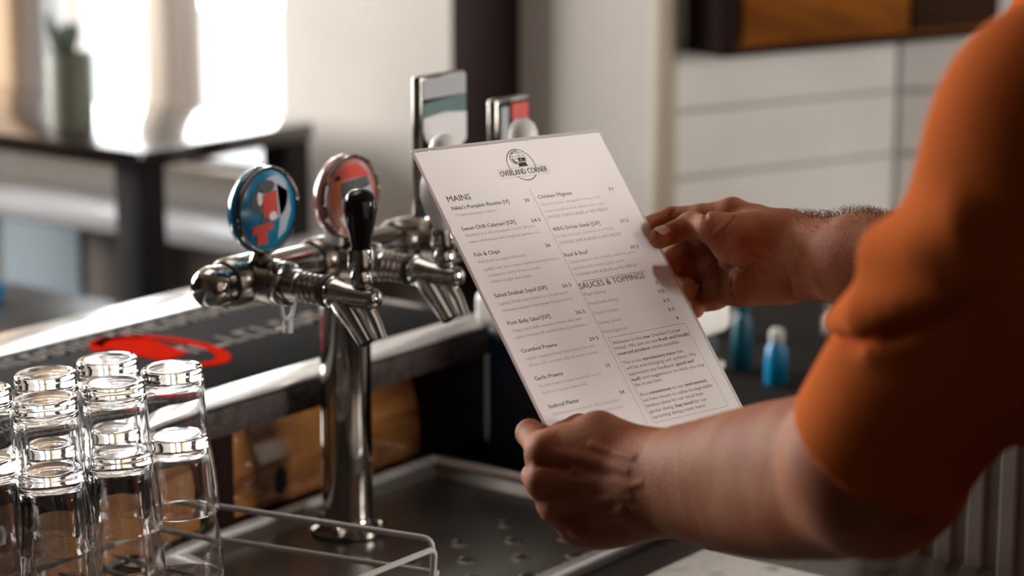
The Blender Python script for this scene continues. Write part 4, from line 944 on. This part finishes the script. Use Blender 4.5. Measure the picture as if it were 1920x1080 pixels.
# fine hair standing along the top of the right forearm
fa = field([(right_arm, .026, .026)])
NH = 900; hp = np.zeros((NH, 3)); hn = np.zeros((NH, 3))
for k in range(NH):
    px = random.uniform(1486, 1740); d = 2.0 - (px - 1486) / 284 * .155; a = random.gauss(0, .6)
    n = np.array(up) * math.cos(a) - fw * math.sin(a); hp[k] = P(px, 480, d) + n * .07; hn[k] = n
for it in range(14): hp -= hn * fa(hp)[:, None] * .9
m = MB()
for k in range(NH):
    p0 = hp[k] - hn[k] * .0005; n = hn[k]; ln = random.uniform(.006, .014); side = RT * random.uniform(-1.0, .5) + fw * random.uniform(-.5, .5)
    p1 = p0 + (n * .8 + side * .4) * ln * .4; p2 = p1 + (n * .45 + side * .8) * ln * .35; p3 = p2 + (n * -.1 + side * .9) * ln * .3
    m.tube([p0, p1, p2, p3], [.00016, .00014, .00011, .00006], 3, cap=False)
ah = obj('arm_hair', m, hair_m, person, ang=80); ah['kind'] = 'stuff'
# t-shirt: torso, two elbow-length sleeves with open hems
u_l = (P(1650, 840, 1.485) - L_sh); hem_l = L_sh + u_l * .97; u_r = R_el - R_sh; hem_r = R_sh + u_r * .93
tor = [Cap(B(-.085, .015, 1.345), B(-.080, 0, 1.10), .105, .092), Cap(B(.085, .015, 1.345), B(.080, 0, 1.10), .105, .092), Cap(B(-.080, 0, 1.10), B(-.085, 0, .92), .092, .098), Cap(B(.080, 0, 1.10), B(.085, 0, .92), .092, .098),
       Cap(L_sh - UPZ * .002, B(-.05, .0, 1.425), .068, .058), Cap(R_sh - UPZ * .002, B(.05, .0, 1.425), .068, .058), Cap(B(0, .02, 1.36), B(0, 0, .93), .098, .100)]
nl, nr = u_l / np.linalg.norm(u_l), u_r / np.linalg.norm(u_r)
slv_l = [Cap(L_sh, L_sh + u_l * .55, .064, .0605), Cap(L_sh + u_l * .55, hem_l, .0605, .0595)]
slv_r = [Cap(R_sh, R_sh + u_r * .5, .064, .060), Cap(R_sh + u_r * .5, hem_r, .060, .057)]
cut_l = [Cap(hem_l - nl * -.03, hem_l + nl * .09, .0555, .0555)]; cut_r = [Cap(hem_r - nr * .04, hem_r + nr * .09, .0525, .0525)]
class Half:                                         # everything beyond a plane, inside a ball
    def __init__(s, p, n, R): s.c = V3(p); s.n = V3(n); s.R = R
    def lb(s, p): return np.linalg.norm(p - s.c, axis=-1) - s.R
    def d(s, p): return np.maximum(-((p - s.c) @ s.n), np.linalg.norm(p - s.c, axis=1) - s.R)
cut_n = [Cap(B(0, .03, 1.50), B(0, .02, 1.44), .066, .064)]
shirt = [(tor, .05, .05), (slv_l, .01, .045), (slv_r, .01, .02)]
fb = field(shirt)
roll = ridge([(1578, 606, 1.44), (1640, 600, 1.40), (1715, 572, 1.39), (1790, 538, 1.38), (1860, 500, 1.39)], .016, .0125)
roll2 = ridge([(1660, 470, 1.42), (1740, 452, 1.39), (1820, 420, 1.38)], .014, .0115)
groove = ridge([(1556, 632, 1.44), (1610, 638, 1.41), (1690, 614, 1.39), (1770, 580, 1.38), (1840, 545, 1.38), (1890, 512, 1.39)], .0030, .0004)
shirt += [(roll, 0, .022), (roll2, 0, .02), (groove, 0, -.013), (cut_l, .01, -1), ([Half(hem_l + nl * .004, nl, .085)], 0, -1), (cut_r, .01, -1), ([Half(hem_r + nr * .004, nr, .08)], 0, -1), (cut_n, .01, -1),
          ([Half(B(0, 0, .915), -UPZ, .3)], 0, -1)]
sdf_obj('t_shirt', shirt, .003, shirt_m, person)
legs = []
for s in (-1, 1): legs += [Cap(B(s * .085, 0, .90), B(s * .105, .02, .50), .082, .070), Cap(B(s * .105, .02, .50), B(s * .11, 0, .07), .066, .052)]
sdf_obj('trousers', [(legs, .03, .03), ([Cap(B(-.06, 0, .93), B(.06, 0, .93), .078)], .03, .05), ([Half(B(0, 0, .035), -UPZ, .4)], 0, -1)], .006, trouser_m, person)
for s in (-1, 1):
    sdf_obj('shoe', [([Cap(B(s * .11, -.03, .045), B(s * .12, .15, .035), .042, .036), Cap(B(s * .11, -.02, .06), B(s * .11, 0, .10), .044, .046)], .02, .02), ([Half(B(s * .115, .06, .003), -UPZ, .3)], 0, -1)], .005, shoe_m, person)
